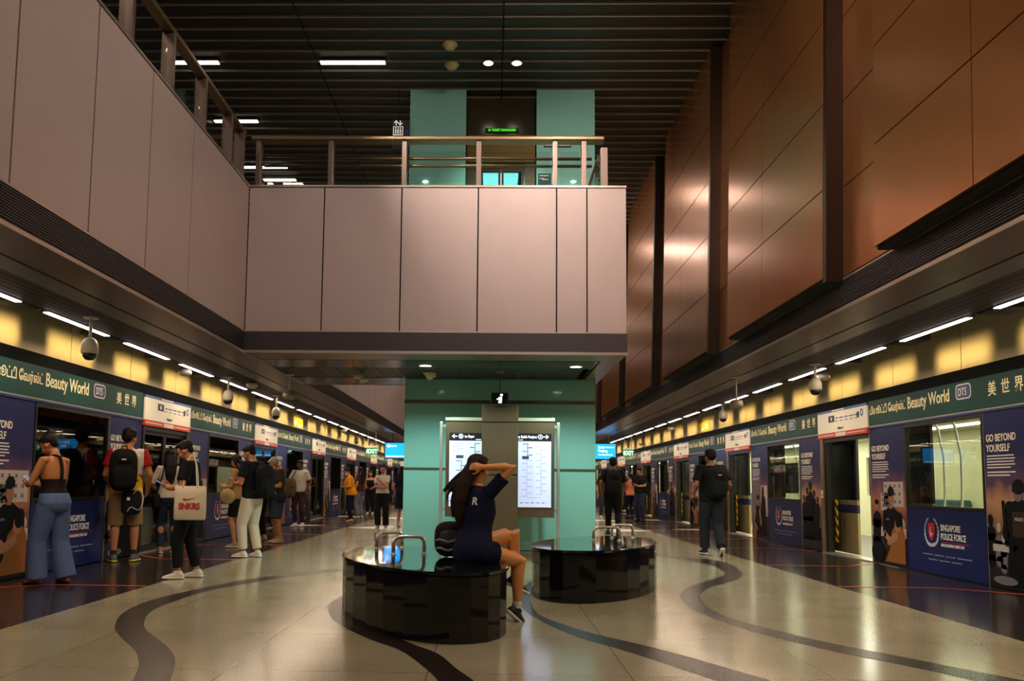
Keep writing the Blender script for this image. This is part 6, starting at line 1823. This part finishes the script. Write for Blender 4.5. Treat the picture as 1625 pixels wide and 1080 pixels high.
P.top(NAVYC, 0.80, sleeve=0.58, slw=0.066, inf=0.020, flare=0.026, name='navy_top')
mb = MB(); loft(mb, P.torso_rings(0.78, 0.98, 0.018, 5), 20, 0, 0.15)
for sd in (-1, 1):
    h, kn = P.hipj[sd], P.leg[sd]['knee']; limb(mb, [h + (h-kn).normalized()*0.05, h.lerp(kn, 0.12), h.lerp(kn, 0.36)], [0.104, 0.108, 0.112], V((0, 0, 1)), 16, 0, 0.1)
organic('navy_shorts', mb, NAVYC, P.root, 0.0085, P.s, 3)
P.shoes(SH_BLACK, SOLE_W, mat('sock_white', (206, 196, 176), 0.8))

# the backpack beside her
q = at(716, 880, 1, 7.05)
t = thing('backpack', 'black and grey backpack lying on the bench beside the seated woman', 'backpack', (q.x, 7.05, 0.503), radians(12))
sbox(MB(), (0, 0, 0.15), 0.145, 0.12, 0.15, 3.0).build('main_bag', [BLACKC], t)
GREYC = cloth((128, 128, 130), 'bag_grey')
for i, z in enumerate((0.07, 0.14)):
    mb = MB(); mb.tube(smooth_line([V((-0.135, -0.04, z)), V((-0.11, -0.115, z+0.012)), V((-0.05, -0.135, z-0.008)), V((0.02, -0.137, z+0.01)), V((0.10, -0.115, z))], 16), 0.012, 8); mb.build('grey_strap', [GREYC], t)
sbox(MB(), (-0.03, -0.10, 0.16), 0.09, 0.035, 0.07, 3.0).build('front_pocket', [cloth((56, 56, 60), 'bag_charcoal')], t)

flush_people()
stuck_text(SIT, text_mesh('R', 0.085, 0.002, 0.9), SIT.shirt, SIT.TT(V((0.055, 0, 1.275)))*SIT.s, (SIT.dirs()[1]), M_whitep)

# ------------------------------------------------------------------ remaining light of the hall
SC.view_settings.exposure = 0.5
w = bpy.data.worlds.new('hall_air'); SC.world = w; w.use_nodes = True
bg = w.node_tree.nodes['Background']; bg.inputs['Color'].default_value = lin((255, 236, 220)); bg.inputs['Strength'].default_value = 0.03
def aimed(name, loc, tgt, size, power, col, spread=pi):
    d = (V(tgt) - V(loc)).normalized()
    return area(name, loc, size, power, col, rot=d.to_track_quat('-Z', 'Y').to_euler(), spread=spread)
# unseen fill lamps added in the near hall ceiling to brighten walls and floor
for i, (x, y, tg, p, sp) in enumerate(((-1.6, -3.0, (-1.0, 10.3, 4.0), 64, 180), (1.6, -3.0, (0.8, 10.3, 4.0), 64, 180), (-2.2, 2.0, (3.2, 7.0, 3.6), 36, 75), (1.6, 3.0, (-3.2, 7.0, 4.0), 43, 180),
                                (-2.2, 7.5, (3.2, 13.0, 3.9), 50, 60), (1.2, 6.0, (0.3, 7.5, 0), 95, 180))):
    t = thing('added_fill_lamp', 'added square fill lamp in the ceiling above the near floor, %s counted along it' % ORD[i], 'light', (x, y, 7.62), group='added ceiling fill lamps')
    MB().box((-0.2, -0.2, 0), (0.2, 0.2, 0.03), 0).build('housing', [M_housing], t)
    MB().box((-0.17, -0.17, -0.01), (0.17, 0.17, 0.0), 0).build('lens', [M_tubehall], t)
    aimed('added_fill', (x, y, 7.55), tg, 0.34, p, (255, 234, 220), spread=radians(sp))
k = 6
for y in (17.5, 23.5, 30, 38):  # fill lamps added over the far void to brighten its walls
    for x, yy, tg, p in ((-1.0, y, (3.2, y+2, 4), 55), (1.0, y+2, (-3.2, y+3, 4), 40)):
        t = thing('added_fill_lamp', 'added square fill lamp over the far void behind the lift shaft, %s counted along it' % ORD[k-6], 'light', (x, yy, 7.62), group='added ceiling fill lamps')
        MB().box((-0.2, -0.2, 0), (0.2, 0.2, 0.03), 0).build('housing', [M_housing], t)
        MB().box((-0.17, -0.17, -0.01), (0.17, 0.17, 0.0), 0).build('lens', [M_tubehall], t)
        aimed('added_far_fill', (x, yy, 7.5), tg, 0.34, p, (255, 234, 220)); k += 1
for y in (4, 9, 14, 20):  # fill light added over the upper floor, without fixtures
    area('added_upper_left_fill', (-4.6, y, 7.5), 1.0, 14, (255, 232, 214), size_y=0.1)

# strip lights over the far void behind the lift shaft; they gleam in the copper wall
for y, lab in ((17.6, 'strip light in the hall ceiling behind the lift shaft, nearer one'), (21.8, 'strip light in the hall ceiling behind the lift shaft, farther one')):
    t = thing('hall_strip_light', lab, 'light', (0.2, y, 7.62), group='strip lights in the dark hall ceiling')
    MB().box((0, -0.06, 0.0), (1.5, 0.06, 0.03), 0).build('housing', [M_housing], t)
    MB().box((0.01, -0.045, -0.012), (1.49, 0.045, -0.001), 0).build('diffuser', [M_tubehall], t)
    area('void_strip', (0.95, y, 7.58), 1.4, 34, (255, 240, 232), size_y=0.12)
